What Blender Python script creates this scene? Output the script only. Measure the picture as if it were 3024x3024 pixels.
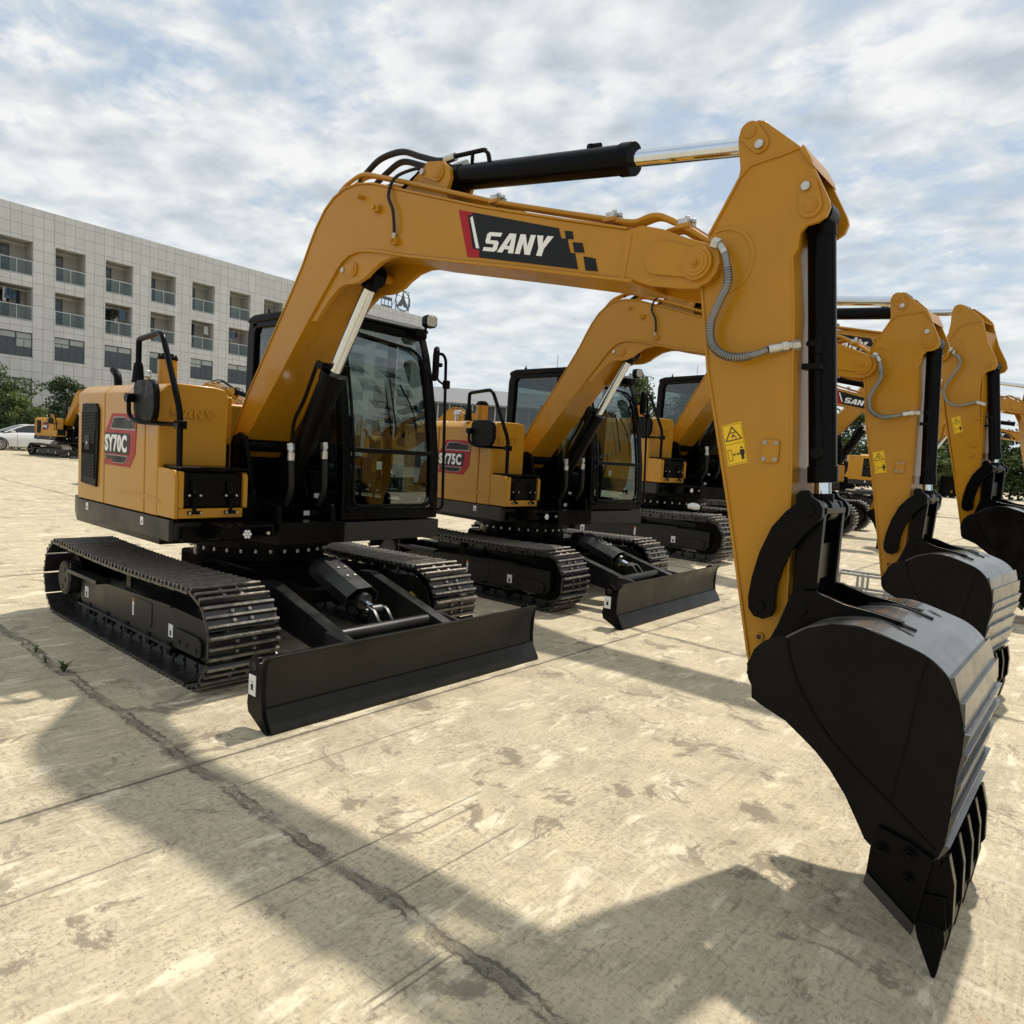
import bpy, bmesh, math, random
from mathutils import Vector, Matrix, noise
R = math.radians
S = bpy.context.scene
for o in list(bpy.data.objects): bpy.data.objects.remove(o)
# ------------------------------------------------ camera
cam_d = bpy.data.cameras.new('camera'); cam = bpy.data.objects.new('camera', cam_d)
S.collection.objects.link(cam); S.camera = cam
PITCH, ROLL, YAW = -0.0806, 0.063, 2.274
fw = Vector((math.cos(PITCH)*math.cos(YAW), math.cos(PITCH)*math.sin(YAW), math.sin(PITCH)))
r0 = Vector((math.sin(YAW), -math.cos(YAW), 0)); u0 = r0.cross(fw)
rt = r0*math.cos(ROLL) + u0*math.sin(ROLL); up = -r0*math.sin(ROLL) + u0*math.cos(ROLL)
m = Matrix((rt, up, -fw)).transposed().to_4x4(); m.translation = (5.2343, -3.0442, 1.5185)
cam.matrix_world = m
cam_d.sensor_fit = 'HORIZONTAL'; cam_d.sensor_width = 36; cam_d.lens = 36*2089.54/3024
cam_d.clip_start = .05; cam_d.clip_end = 2000
# ------------------------------------------------ sun and sky
SUN = Vector((-.05, .54, 1)).normalized()
sd = bpy.data.lights.new('sun', 'SUN'); sun = bpy.data.objects.new('sun', sd); S.collection.objects.link(sun)
sd.energy = 4.0; sd.angle = R(1.5); sd.color = (1, .93, .82)
sun.rotation_euler = (-SUN).to_track_quat('-Z', 'Y').to_euler()
W = bpy.data.worlds.new('World'); S.world = W; W.use_nodes = True
wn, wl = W.node_tree.nodes, W.node_tree.links; wn.clear()
def N(t, **k):
    n = wn.new(t)
    for a, b in k.items(): setattr(n, a, b)
    return n
out = N('ShaderNodeOutputWorld'); bg = N('ShaderNodeBackground'); bg.inputs[1].default_value = .11
sky = N('ShaderNodeTexSky'); sky.sky_type = 'NISHITA'; sky.sun_disc = False
sky.sun_elevation = math.asin(SUN.z); sky.sun_rotation = math.atan2(SUN.x, SUN.y); sky.air_density = 1.3; sky.dust_density = 2.0
tc = N('ShaderNodeTexCoord'); sp = N('ShaderNodeSeparateXYZ'); wl.new(tc.outputs['Generated'], sp.inputs[0])
zm = N('ShaderNodeMath', operation='MAXIMUM'); zm.inputs[1].default_value = 0.0; wl.new(sp.outputs[2], zm.inputs[0])
za = N('ShaderNodeMath', operation='ADD'); za.inputs[1].default_value = .16; wl.new(zm.outputs[0], za.inputs[0])
dx = N('ShaderNodeMath', operation='DIVIDE'); dy = N('ShaderNodeMath', operation='DIVIDE')
for d, s in ((dx, 0), (dy, 1)): wl.new(sp.outputs[s], d.inputs[0]); wl.new(za.outputs[0], d.inputs[1])
cb = N('ShaderNodeCombineXYZ'); wl.new(dx.outputs[0], cb.inputs[0]); wl.new(dy.outputs[0], cb.inputs[1])
mp = N('ShaderNodeMapping'); mp.inputs['Rotation'].default_value = (0, 0, R(-28)); mp.inputs['Scale'].default_value = (1.0, 1.15, 1); mp.inputs['Location'].default_value = (3.7, 1.2, .4)
wl.new(cb.outputs[0], mp.inputs[0])
def noise_n(scale, det, rough, dist, src):
    n = N('ShaderNodeTexNoise'); n.inputs['Scale'].default_value = scale; n.inputs['Detail'].default_value = det
    n.inputs['Roughness'].default_value = rough; n.inputs['Distortion'].default_value = dist; wl.new(src, n.inputs['Vector']); return n
def ramp(src, pts):
    r = N('ShaderNodeValToRGB'); e = r.color_ramp.elements
    while len(e) < len(pts): e.new(.5)
    for el, (p, c) in zip(e, pts): el.position = p; el.color = c
    wl.new(src, r.inputs[0]); return r
n1 = noise_n(1.7, 9, .55, .1, mp.outputs[0]); n2 = noise_n(6.5, 9, .6, .2, mp.outputs[0])
ad = N('ShaderNodeMath', operation='MULTIPLY_ADD'); ad.inputs[1].default_value = .5; wl.new(n2.outputs[0], ad.inputs[0])
hf = N('ShaderNodeMath', operation='MULTIPLY'); hf.inputs[1].default_value = .5; wl.new(n1.outputs[0], hf.inputs[0]); wl.new(hf.outputs[0], ad.inputs[2])
cov = ramp(ad.outputs[0], [(.38, (0, 0, 0, 1)), (.49, (1, 1, 1, 1))])
n3 = noise_n(1.9, 8, .52, .1, mp.outputs[0]); n3.inputs['Scale'].default_value = 5.2
ccol = ramp(n3.outputs[0], [(.33, (4.7, 5.3, 5.9, 1)), (.47, (6.3, 6.8, 7.1, 1)), (.62, (8.3, 8.4, 8.3, 1))])
# whiter towards the horizon
hz = ramp(sp.outputs[2], [(0, (1, 1, 1, 1)), (.30, (0, 0, 0, 1))])
blue = N('ShaderNodeMix', data_type='RGBA'); blue.inputs[0].default_value = .78
wl.new(sky.outputs[0], blue.inputs[6]); blue.inputs[7].default_value = (4.5, 5.5, 6.7, 1)
mx = N('ShaderNodeMix', data_type='RGBA'); wl.new(cov.outputs[0], mx.inputs[0]); wl.new(blue.outputs[2], mx.inputs[6]); wl.new(ccol.outputs[0], mx.inputs[7])
hm = N('ShaderNodeMath', operation='MULTIPLY'); hm.inputs[1].default_value = .75; wl.new(hz.outputs[0], hm.inputs[0])
mh = N('ShaderNodeMix', data_type='RGBA'); wl.new(hm.outputs[0], mh.inputs[0]); wl.new(mx.outputs[2], mh.inputs[6]); mh.inputs[7].default_value = (6.9, 7.6, 7.9, 1)
wl.new(mh.outputs[2], bg.inputs[0]); wl.new(bg.outputs[0], out.inputs[0])
S.view_settings.view_transform = 'Standard'; S.view_settings.look = 'None'; S.view_settings.exposure = 0; S.view_settings.gamma = 1
S.render.engine = 'CYCLES'; S.cycles.transparent_max_bounces = 16
# ------------------------------------------------ materials
def mat(name, col, rough=.5, metal=0, coat=0, bump=None, var=0, vscale=6, spec=.4, dirt=None):
    M = bpy.data.materials.new(name); M.use_nodes = True; nt = M.node_tree; b = nt.nodes['Principled BSDF']
    b.inputs['Base Color'].default_value = (*col, 1); b.inputs['Roughness'].default_value = rough; b.inputs['Metallic'].default_value = metal
    b.inputs['Coat Weight'].default_value = coat; b.inputs['Coat Roughness'].default_value = .08; b.inputs['Specular IOR Level'].default_value = spec
    t = nt.nodes.new('ShaderNodeTexCoord')
    if var:
        n = nt.nodes.new('ShaderNodeTexNoise'); n.inputs['Scale'].default_value = vscale; n.inputs['Detail'].default_value = 8; nt.links.new(t.outputs['Object'], n.inputs['Vector'])
        mr = nt.nodes.new('ShaderNodeMapRange'); mr.inputs[1].default_value = .3; mr.inputs[2].default_value = .7; mr.inputs[3].default_value = 1-var; mr.inputs[4].default_value = 1+var; nt.links.new(n.outputs[0], mr.inputs[0])
        v = nt.nodes.new('ShaderNodeVectorMath'); v.operation = 'SCALE'; v.inputs[0].default_value = col; nt.links.new(mr.outputs[0], v.inputs['Scale']); nt.links.new(v.outputs[0], b.inputs['Base Color'])
        m2 = nt.nodes.new('ShaderNodeMapRange'); m2.inputs[1].default_value = .3; m2.inputs[2].default_value = .7; m2.inputs[3].default_value = rough*.75; m2.inputs[4].default_value = min(1, rough*1.3); nt.links.new(n.outputs[0], m2.inputs[0]); nt.links.new(m2.outputs[0], b.inputs['Roughness'])
        if dirt:
            dn = nt.nodes.new('ShaderNodeTexNoise'); dn.inputs['Scale'].default_value = dirt[1]; dn.inputs['Detail'].default_value = 10; dn.inputs['Roughness'].default_value = .7; nt.links.new(t.outputs['Object'], dn.inputs['Vector'])
            rr = nt.nodes.new('ShaderNodeMapRange'); rr.inputs[1].default_value = .52; rr.inputs[2].default_value = .72; rr.inputs[4].default_value = dirt[2]; nt.links.new(dn.outputs[0], rr.inputs[0])
            mm = nt.nodes.new('ShaderNodeMix'); mm.data_type = 'RGBA'; nt.links.new(rr.outputs[0], mm.inputs[0]); nt.links.new(v.outputs[0], mm.inputs[6]); mm.inputs[7].default_value = (*dirt[0], 1); nt.links.new(mm.outputs[2], b.inputs['Base Color'])
    if bump:
        n = nt.nodes.new('ShaderNodeTexNoise'); n.inputs['Scale'].default_value = bump[0]; n.inputs['Detail'].default_value = 4; nt.links.new(t.outputs['Object'], n.inputs['Vector'])
        bp = nt.nodes.new('ShaderNodeBump'); bp.inputs['Strength'].default_value = bump[1]; bp.inputs['Distance'].default_value = bump[2]; nt.links.new(n.outputs[0], bp.inputs['Height']); nt.links.new(bp.outputs[0], b.inputs['Normal'])
    return M
Y_ = mat('amber_paint', (.45, .212, .014), .29, coat=.3, spec=.22, var=.04, vscale=2.2, bump=(90, .06, .002))
Y2 = mat('amber_frame_paint', (.43, .198, .010), .30, coat=.20, spec=.22, var=.05, vscale=3, bump=(140, .10, .002))
K_ = mat('gloss_black_paint', (.0022, .0022, .0024), .25, spec=.09, var=.2, vscale=5, bump=(60, .05, .002))
KB = mat('bucket_black_paint', (.0032, .003, .0028), .30, spec=.12, var=.25, vscale=7, dirt=((.07, .065, .055), 2.2, .06), bump=(70, .08, .002))
KD = mat('blade_black_paint', (.010, .0095, .008), .34, spec=.3, var=.25, vscale=5, dirt=((.07, .065, .055), 3, .10))
KM = mat('matt_black_plastic', (.003, .003, .0033), .45, spec=.10, var=.15, vscale=20)
G_ = mat('charcoal_paint', (.026, .0245, .021), .40, spec=.25, var=.12, vscale=4)
KT = mat('satin_black_paint', (.009, .0095, .010), .32, spec=.75, var=.2, vscale=6)
FR = mat('track_frame_paint', (.014, .0135, .012), .34, spec=.28, var=.25, vscale=5, dirt=((.10, .09, .07), 6, .10))
SH = mat('track_shoe_steel', (.018, .017, .016), .34, spec=.75, var=.35, vscale=14, dirt=((.10, .065, .045), 9, .25))
SW = mat('worn_grouser_steel', (.26, .235, .205), .40, metal=.55, var=.35, vscale=30, dirt=((.10, .05, .03), 14, .5))
CR = mat('chrome_rod', (.66, .71, .78), .10, metal=1, var=.04, vscale=30)
ST = mat('zinc_steel', (.52, .51, .48), .33, metal=.85, var=.2, vscale=40)
GV = mat('galvanised_steel', (.33, .34, .34), .45, metal=.5, var=.25, vscale=25)
RB = mat('rubber_hose', (.008, .008, .008), .5, spec=.3)
KW = mat('bucket_back_paint', (.015, .0155, .0155), .30, spec=.85, coat=.45, var=.3, vscale=9, dirt=((.16, .145, .12), 2.6, .25), bump=(40, .08, .002))
SP = mat('spring_guard', (.24, .235, .225), .38, metal=.8, var=.15, vscale=60)
WH = mat('label_white', (.80, .80, .78), .4, var=.03)
LY = mat('warning_yellow', (.80, .50, .012), .45, var=.03)
LB = mat('label_black', (.012, .010, .008), .45)
RD = mat('decal_red', (.34, .008, .012), .35, spec=.2, var=.06)
DK = mat('decal_black', (.008, .0085, .009), .38, spec=.2, var=.05)
SV = mat('decal_silver', (.30, .29, .30), .35, metal=.3)
OR = mat('label_orange', (.55, .14, .03), .5)
LN = mat('lamp_lens', (.46, .43, .39), .18, metal=.3, coat=.6, bump=(160, .6, .004))
SE = mat('seat_cloth', (.020, .022, .024), .85, var=.2, vscale=30)
GR = mat('grille_mesh', (.012, .012, .012), .6, var=.4, vscale=120)
def glass_mat(name, tint, refl, ior=1.5, k=1.4):
    M = bpy.data.materials.new(name); M.use_nodes = True; nt = M.node_tree; nt.nodes.clear()
    o = nt.nodes.new('ShaderNodeOutputMaterial'); t = nt.nodes.new('ShaderNodeBsdfTransparent'); t.inputs[0].default_value = (*tint, 1)
    g = nt.nodes.new('ShaderNodeBsdfGlossy'); g.inputs['Roughness'].default_value = .01; g.inputs[0].default_value = (.86, .95, .95, 1)
    f = nt.nodes.new('ShaderNodeFresnel'); f.inputs[0].default_value = ior
    gm = nt.nodes.new('ShaderNodeNewGeometry'); iv = nt.nodes.new('ShaderNodeMath'); iv.operation = 'MULTIPLY_ADD'; iv.inputs[1].default_value = 1/ior-ior; iv.inputs[2].default_value = ior; nt.links.new(gm.outputs['Backfacing'], iv.inputs[0]); nt.links.new(iv.outputs[0], f.inputs[0])
    a = nt.nodes.new('ShaderNodeMath'); a.operation = 'MULTIPLY_ADD'; a.inputs[1].default_value = k; a.inputs[2].default_value = refl; a.use_clamp = True
    mx = nt.nodes.new('ShaderNodeMixShader'); nt.links.new(f.outputs[0], a.inputs[0]); nt.links.new(a.outputs[0], mx.inputs[0]); nt.links.new(t.outputs[0], mx.inputs[1]); nt.links.new(g.outputs[0], mx.inputs[2]); nt.links.new(mx.outputs[0], o.inputs[0]); return M
GL = glass_mat('cab_glass', (.50, .58, .56), .07)
GS = glass_mat('side_glass', (.34, .40, .39), .02)
BG = glass_mat('balcony_glass', (.80, .86, .85), .0, 1.5, .7)
WG = mat('window_glass', (.035, .045, .052), .08, coat=.5, var=.3, vscale=1.2)
# ------------------------------------------------ mesh helper
class MB:
    def __init__(s): s.bm = bmesh.new(); s.mi = 0
    def _f(s, vs):
        try: f = s.bm.faces.new(vs); f.material_index = s.mi; return f
        except ValueError: return None
    def prism(s, pts, a, b, ax='y', M=None):
        """polygon in the plane across axis ax, from a to b"""
        def mk(p, t):
            v = {'y': (p[0], t, p[1]), 'x': (t, p[0], p[1]), 'z': (p[0], p[1], t)}[ax]
            v = Vector(v); return s.bm.verts.new(M @ v if M else v)
        A = [mk(p, a) for p in pts]; B = [mk(p, b) for p in pts]; n = len(pts)
        s._f(A); s._f(B[::-1])
        for i in range(n): s._f([A[i], B[i], B[(i+1) % n], A[(i+1) % n]])
        return s
    def box(s, x0, x1, y0, y1, z0, z1, M=None):
        return s.prism([(x0, z0), (x1, z0), (x1, z1), (x0, z1)], y0, y1, 'y', M)
    def cyl(s, p0, p1, r, n=20, r1=None, caps=True):
        p0, p1 = Vector(p0), Vector(p1); d = (p1-p0).normalized(); r1 = r if r1 is None else r1
        a = d.orthogonal().normalized(); b = d.cross(a)
        A = []; B = []
        for i in range(n):
            t = 2*math.pi*i/n; o = a*math.cos(t)+b*math.sin(t); A.append(s.bm.verts.new(p0+o*r)); B.append(s.bm.verts.new(p1+o*r1))
        for i in range(n): s._f([A[i], A[(i+1) % n], B[(i+1) % n], B[i]])
        if caps: s._f(A[::-1]); s._f(B)
        return s
    def tube(s, pts, r, n=10, smooth=True, sub=6):
        P = [Vector(p) for p in pts]
        if smooth and len(P) > 2:
            Q = []
            for i in range(len(P)-1):
                p0 = P[max(i-1, 0)]; p1 = P[i]; p2 = P[i+1]; p3 = P[min(i+2, len(P)-1)]
                for k in range(sub):
                    t = k/sub; Q.append(.5*((2*p1)+(p2-p0)*t+(2*p0-5*p1+4*p2-p3)*t*t+(3*p1-p0-3*p2+p3)*t**3))
            Q.append(P[-1]); P = Q
        rings = []; nrm = None
        for i, p in enumerate(P):
            d = (P[min(i+1, len(P)-1)]-P[max(i-1, 0)]).normalized()
            if nrm is None: nrm = d.orthogonal().normalized()
            nrm = (nrm-d*nrm.dot(d)).normalized(); b = d.cross(nrm)
            rr = r(i/(len(P)-1)) if callable(r) else r
            rings.append([s.bm.verts.new(p+(nrm*math.cos(2*math.pi*k/n)+b*math.sin(2*math.pi*k/n))*rr) for k in range(n)])
        for A, B in zip(rings, rings[1:]):
            for k in range(n): s._f([A[k], A[(k+1) % n], B[(k+1) % n], B[k]])
        s._f(rings[0][::-1]); s._f(rings[-1]); return s
    def bend(s, pts, r, rad=.05, n=10):
        """polyline tube with rounded corners"""
        P = [Vector(p) for p in pts]; Q = [P[0]]
        for i in range(1, len(P)-1):
            a = (P[i-1]-P[i]); b = (P[i+1]-P[i]); q = min(rad, a.length*.45, b.length*.45); A = P[i]+a.normalized()*q; B = P[i]+b.normalized()*q
            for k in range(6): t = k/5; Q.append(A*(1-t)**2+P[i]*2*t*(1-t)+B*t*t)
        Q.append(P[-1]); return s.tube(Q, r, n, smooth=False)
    def strip(s, pts, th, a, b):
        """plate following a curve in the XZ plane, thickness th to the left, from y=a to y=b"""
        P = [Vector((p[0], p[1])) for p in pts]; L = []
        for i, p in enumerate(P):
            d = (P[min(i+1, len(P)-1)]-P[max(i-1, 0)]).normalized(); L.append(p+Vector((-d.y, d.x))*th)
        return s.prism([tuple(p) for p in P]+[tuple(p) for p in L[::-1]], a, b)
    def islands(s):
        bm = s.bm; bm.verts.ensure_lookup_table(); seen = set(); out_ = []
        for v in bm.verts:
            if v in seen: continue
            st = [v]; seen.add(v); isl = []
            while st:
                w = st.pop(); isl.append(w)
                for e in w.link_edges:
                    x = e.other_vert(w)
                    if x not in seen: seen.add(x); st.append(x)
            lo = [min(q.co[i] for q in isl)-.002 for i in range(3)]; hi = [max(q.co[i] for q in isl)+.002 for i in range(3)]
            out_.append([isl, lo, hi])
        ch = True
        while ch:
            ch = False
            for i in range(len(out_)):
                for j in range(i+1, len(out_)):
                    a, c = out_[i], out_[j]
                    if all(a[1][k] <= c[2][k] and c[1][k] <= a[2][k] for k in range(3)):
                        a[0] += c[0]; a[1] = [min(a[1][k], c[1][k]) for k in range(3)]; a[2] = [max(a[2][k], c[2][k]) for k in range(3)]; out_.pop(j); ch = True; break
                if ch: break
        return out_
    def split(s, name, mats, parent=None, **k):
        """one object for each separate piece"""
        res = []
        for isl, lo, hi in s.islands():
            n = MB(); mp = {v: n.bm.verts.new(v.co) for v in isl}; fs = set(f for v in isl for f in v.link_faces)
            for f in fs:
                g = n.bm.faces.new([mp[v] for v in f.verts]); g.material_index = f.material_index
            res.append(n.obj(name, mats, parent, **k))
        s.bm.free(); return res
    def obj(s, name, mats, parent=None, bevel=0, smooth=True, seg=2, loc=None, ang=35):
        while parent is not None and parent.parent is not None and parent.parent.parent is not None: parent = parent.parent
        bmesh.ops.recalc_face_normals(s.bm, faces=s.bm.faces[:])
        me = bpy.data.meshes.new(name); s.bm.to_mesh(me); s.bm.free()
        for m_ in (mats if isinstance(mats, (list, tuple)) else [mats]): me.materials.append(m_)
        o = bpy.data.objects.new(name, me); S.collection.objects.link(o)
        if smooth:
            me.polygons.foreach_set('use_smooth', [True]*len(me.polygons)); me.set_sharp_from_angle(angle=R(ang))
        if bevel:
            bv = o.modifiers.new('bevel', 'BEVEL'); bv.width = bevel; bv.segments = seg; bv.limit_method = 'ANGLE'; bv.angle_limit = R(40); bv.harden_normals = True
        if parent: o.parent = parent
        if loc: o.location = loc
        return o
def empty(name, label, cat, group=None, loc=(0, 0, 0), rz=0, scale=1):
    o = bpy.data.objects.new(name, None); S.collection.objects.link(o); o.location = loc; o.rotation_euler.z = rz; o.scale = (scale,)*3
    o.empty_display_size = .2; tag(o, label, cat, group); return o
def tag(o, label=None, cat=None, group=None, kind=None):
    if label: o['label'] = label
    if cat: o['category'] = cat
    if group: o['group'] = group
    if kind: o['kind'] = kind
    return o
def circ(c, r, n=24, a0=0, a1=360): return [(c[0]+r*math.cos(R(a0+(a1-a0)*i/(n if a1-a0 == 360 else n-1))), c[1]+r*math.sin(R(a0+(a1-a0)*i/(n if a1-a0 == 360 else n-1)))) for i in range(n)]
def capsule(p, q, r, n=10, r2=None):
    """outline of a rounded link plate between two pins"""
    r2 = r2 or r; a = math.degrees(math.atan2(q[1]-p[1], q[0]-p[0])); return circ(p, r, n, a+90, a+270)+circ(q, r2, n, a-90, a+90)
def text_mesh(body, size, sx=1, bold=.02, name='lettering'):
    c = bpy.data.curves.new('t', 'FONT'); c.body = body; c.size = size; c.offset = bold; c.extrude = .0015; c.resolution_u = 4; c.space_character = 1.12
    o = bpy.data.objects.new('t', c); S.collection.objects.link(o); dg = bpy.context.evaluated_depsgraph_get(); me = bpy.data.meshes.new_from_object(o.evaluated_get(dg))
    bpy.data.objects.remove(o); bpy.data.curves.remove(c); me.name = name
    xs = [v.co.x for v in me.vertices]; ys = [v.co.y for v in me.vertices]; x0, y0 = min(xs), min(ys); w = max(xs)-x0; h = max(ys)-y0
    for v in me.vertices: v.co = Vector(((v.co.x-x0)/w, (v.co.y-y0)/h, v.co.z))
    return me    # unit square
# ------------------------------------------------ excavator
ART = {}
F_, S_ = (.42, 1.47), (3.872, 2.325)            # boom foot pin, stick pin
YC = -.22                                       # centre line of boom, stick and bucket
def track(root, sgn, arrow=False):
    """one crawler: belt of triple-grouser shoes with frame, sprocket, idler, rollers"""
    y0, y1 = (.66, 1.11) if sgn > 0 else (-1.11, -.66); yo = y1 if sgn > 0 else y0; ym = (y0+y1)/2
    ca, cb, r = (-1.165, .30), (1.095, .30), .275
    L = cb[0]-ca[0]; per = 2*L+2*math.pi*r; n = 37
    def at(s):
        s %= per
        if s < L: return Vector((ca[0]+s, 0, .575-.022*math.sin(math.pi*s/L)*1.0+.0)), Vector((1, 0, 0)), Vector((0, 0, 1))
        s -= L
        if s < math.pi*r:
            a = math.pi/2-s/r; nn = Vector((math.cos(a), 0, math.sin(a))); return Vector((cb[0], 0, cb[1]))+nn*r, Vector((nn.z, 0, -nn.x)), nn
        s -= math.pi*r
        if s < L: return Vector((cb[0]-s, 0, .025)), Vector((-1, 0, 0)), Vector((0, 0, -1))
        s -= L; a = -math.pi/2-s/r; nn = Vector((math.cos(a), 0, math.sin(a))); return Vector((ca[0], 0, ca[1]))+nn*r, Vector((nn.z, 0, -nn.x)), nn
    b = MB()
    for i in range(n):
        c, t, nn = at(i*per/n); Mx = Matrix((t, (0, 1, 0), nn)).transposed().to_4x4()
        # keep right-handed
        Mx = Matrix(((t.x, 0, nn.x, c.x), (t.y, 1, nn.y, 0), (t.z, 0, nn.z, c.z), (0, 0, 0, 1)))
        w = per/n
        b.mi = 0; b.box(-w*.52, w*.43, y0, y1, -.004, .012, Mx)
        for k in (-.40, -.045, .31):
            b.mi = 0; b.prism([(w*k-.014, .012), (w*k+.014, .012), (w*k+.0085, .030), (w*k-.0085, .030)], y0+.002, y1-.002, 'y', Mx)
            b.mi = 1; b.prism([(w*k-.0085, .030), (w*k+.0085, .030), (w*k+.007, .038), (w*k-.007, .038)], y0+.003, y1-.003, 'y', Mx)
        for yy in (-.055, .055):
            for k in (-.22, .135):
                b.mi = 0; p = Mx @ Vector((w*k, ym+yy, .012)); q = Mx @ Vector((w*k, ym+yy, .029)); b.mi = 1; b.cyl(p, q, .0125, 6)
        b.mi = 0
        for yy in (-.06, .06): b.box(-w*.55, w*.30, ym+yy-.012, ym+yy+.012, -.062, -.004, Mx)
        p = Mx @ Vector((-w*.45, ym-.08, -.035)); q = Mx @ Vector((-w*.45, ym+.08, -.035)); b.cyl(p, q, .013, 8)
    t_ = b.obj('crawler_track', [SH, SW], root, smooth=False)
    fy = sorted((yo-sgn*.12, yo-sgn*.34))
    f = MB(); f.prism([(-.97, .16), (-.90, .12), (.70, .125), (.74, .14), (1.10, .14), (1.15, .20), (1.15, .385), (.70, .395), (.0, .40), (-.80, .345), (-.97, .30)], *fy)
    f.prism([(.745, .15), (1.07, .15), (1.09, .175), (1.09, .25), (1.04, .275), (.745, .275)], *sorted((yo-sgn*.119, yo-sgn*.10)))
    f.prism([(-.95, .365), (.70, .415), (.70, .40), (-.95, .345)], *sorted((yo-sgn*.12, yo-sgn*.085)))
    f.prism([(-.95, .14), (.70, .14), (.70, .125), (-.95, .125)], *sorted((yo-sgn*.12, yo-sgn*.09)))
    f.prism([(.06, .19), (.33, .19), (.35, .21), (.35, .36), (.06, .36)], *sorted((yo-sgn*.12, yo-sgn*.115)))
    f.prism([(-.60, .40), (-.05, .44), (.6, .41), (1.0, .38), (1.0, .44), (.5, .50), (-.6, .47)], *sorted((yo-sgn*.30, yo-sgn*.34)))
    for x, z in ((.80, .20), (.90, .20), (1.03, .19)): f.cyl((x, yo-sgn*.10, z), (x, yo-sgn*.093, z), .013, 8)
    f.obj('side_frame', FR, t_, bevel=.006)
    f = MB(); f.box(-.98, -.38, *sorted((yo-sgn*.12, yo-sgn*.02)), .375, .405); f.box(-.98, -.96, *sorted((yo-sgn*.12, yo-sgn*.04)), .30, .45)
    f.obj('frame_step', FR, t_, bevel=.006)
    k = MB(); k.cyl((ca[0], yo-sgn*.13, .30), (ca[0], yo-sgn*.38, .30), .205, 26)
    for i in range(21):
        a = 2*math.pi*i/21; Mx = Matrix.Translation((ca[0], 0, .30)) @ Matrix.Rotation(a, 4, 'Y'); k.prism([(-.022, .19), (.022, .19), (.010, .235), (-.010, .235)], *sorted((yo-sgn*.21, yo-sgn*.25)), 'y', Mx)
    k.obj('drive_sprocket', K_, t_, bevel=.006)
    k = MB(); k.cyl((ca[0], yo-sgn*.06, .30), (ca[0], yo-sgn*.14, .30), .135, 32); k.cyl((ca[0], yo-sgn*.054, .30), (ca[0], yo-sgn*.06, .30), .118, 32)
    for dx_, dz_ in ((.03, .07), (.04, -.01), (-.02, -.07)): k.cyl((ca[0]+dx_, yo-sgn*.048, .30+dz_), (ca[0]+dx_, yo-sgn*.06, .30+dz_), .016, 8)
    k.obj('motor_cover', G_, t_, bevel=.003)
    k = MB(); k.cyl((cb[0], yo-sgn*.17, .30), (cb[0], yo-sgn*.28, .30), .235, 30); k.cyl((cb[0], yo-sgn*.14, .30), (cb[0], yo-sgn*.32, .30), .08, 20); k.obj('idler_wheel', K_, t_, bevel=.008)
    for x in (-.78, -.42, -.06, .30, .62):
        k = MB(); k.cyl((x, yo-sgn*.14, .115), (x, yo-sgn*.31, .115), .068, 20); k.cyl((x, yo-sgn*.115, .115), (x, yo-sgn*.34, .115), .038, 14); k.box(x-.03, x+.03, *sorted((yo-sgn*.11, yo-sgn*.125)), .07, .16); k.obj('track_roller', K_, t_, bevel=.004)
    k = MB(); k.cyl((-.05, yo-sgn*.15, .505), (-.05, yo-sgn*.30, .505), .042, 16); k.box(-.09, -.01, *sorted((yo-sgn*.12, yo-sgn*.135)), .38, .52); k.obj('carrier_roller', K_, t_, bevel=.004)
    if sgn < 0:
        for (x, z, w, h, oc) in ((-.838, .235, .07, .085, 0), (.063, .285, .062, .125, 1), (.64, .235, .062, .085, 0)):
            k = MB(); yy = -.992 if oc else -.992
            k.box(x-w/2, x+w/2, yy-.0015, yy+.001, z-h/2, z+h/2); k.mi = 1
            if oc: [k.box(x-w*.35, x+w*.30, yy-.0027, yy-.0018, z-.05+j*.011, z-.048+j*.011) for j in range(6)]; k.mi = 2; k.box(x-w/2, x+w/2, yy-.0027, yy-.0018, z+h*.28, z+h*.5)
            else: pictogram(k, x, z-.01, min(w, h)*.5, yy-.0027)
            k.obj('warning_sticker', [WH, LB, OR], t_, smooth=False)
    else:
        k = MB(); k.prism([(.60, .12), (.60, .47), (1.1, .52), (1.24, .44), (1.30, .30), (1.24, .17), (1.10, .10)], .70, .712); k.prism([(-.8, .14), (.62, .14), (.62, .44), (-.8, .40)], .70, .712); k.obj('inner_guard', FR, t_, bevel=.003)
        k = MB(); k.prism([(.965, .385), (.99, .372), (1.06, .376), (1.06, .390), (1.12, .362), (1.05, .345), (1.055, .358), (.985, .352), (.955, .345), (.975, .365)], .695, .699); k.obj('travel_arrow', LY, t_)
    return t_
def pictogram(b, x, z, s, y):
    """little printed warning picture: bar above a gear-like figure"""
    b.box(x-s*.55, x+s*.55, y, y+.0009, z+s*.75, z+s*.82)
    b.prism([(x+s*.5*math.cos(a)*(1 if i % 2 else .72), z+s*.5*math.sin(a)*(1 if i % 2 else .72)) for i, a in enumerate([k*math.pi/7 for k in range(14)])], y, y+.0009)
    b.prism([(x-s*.5, z-s*.7), (x-s*.1, z-s*.2), (x+s*.1, z-s*.2), (x+s*.5, z-s*.7)], y, y+.0009)
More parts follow.
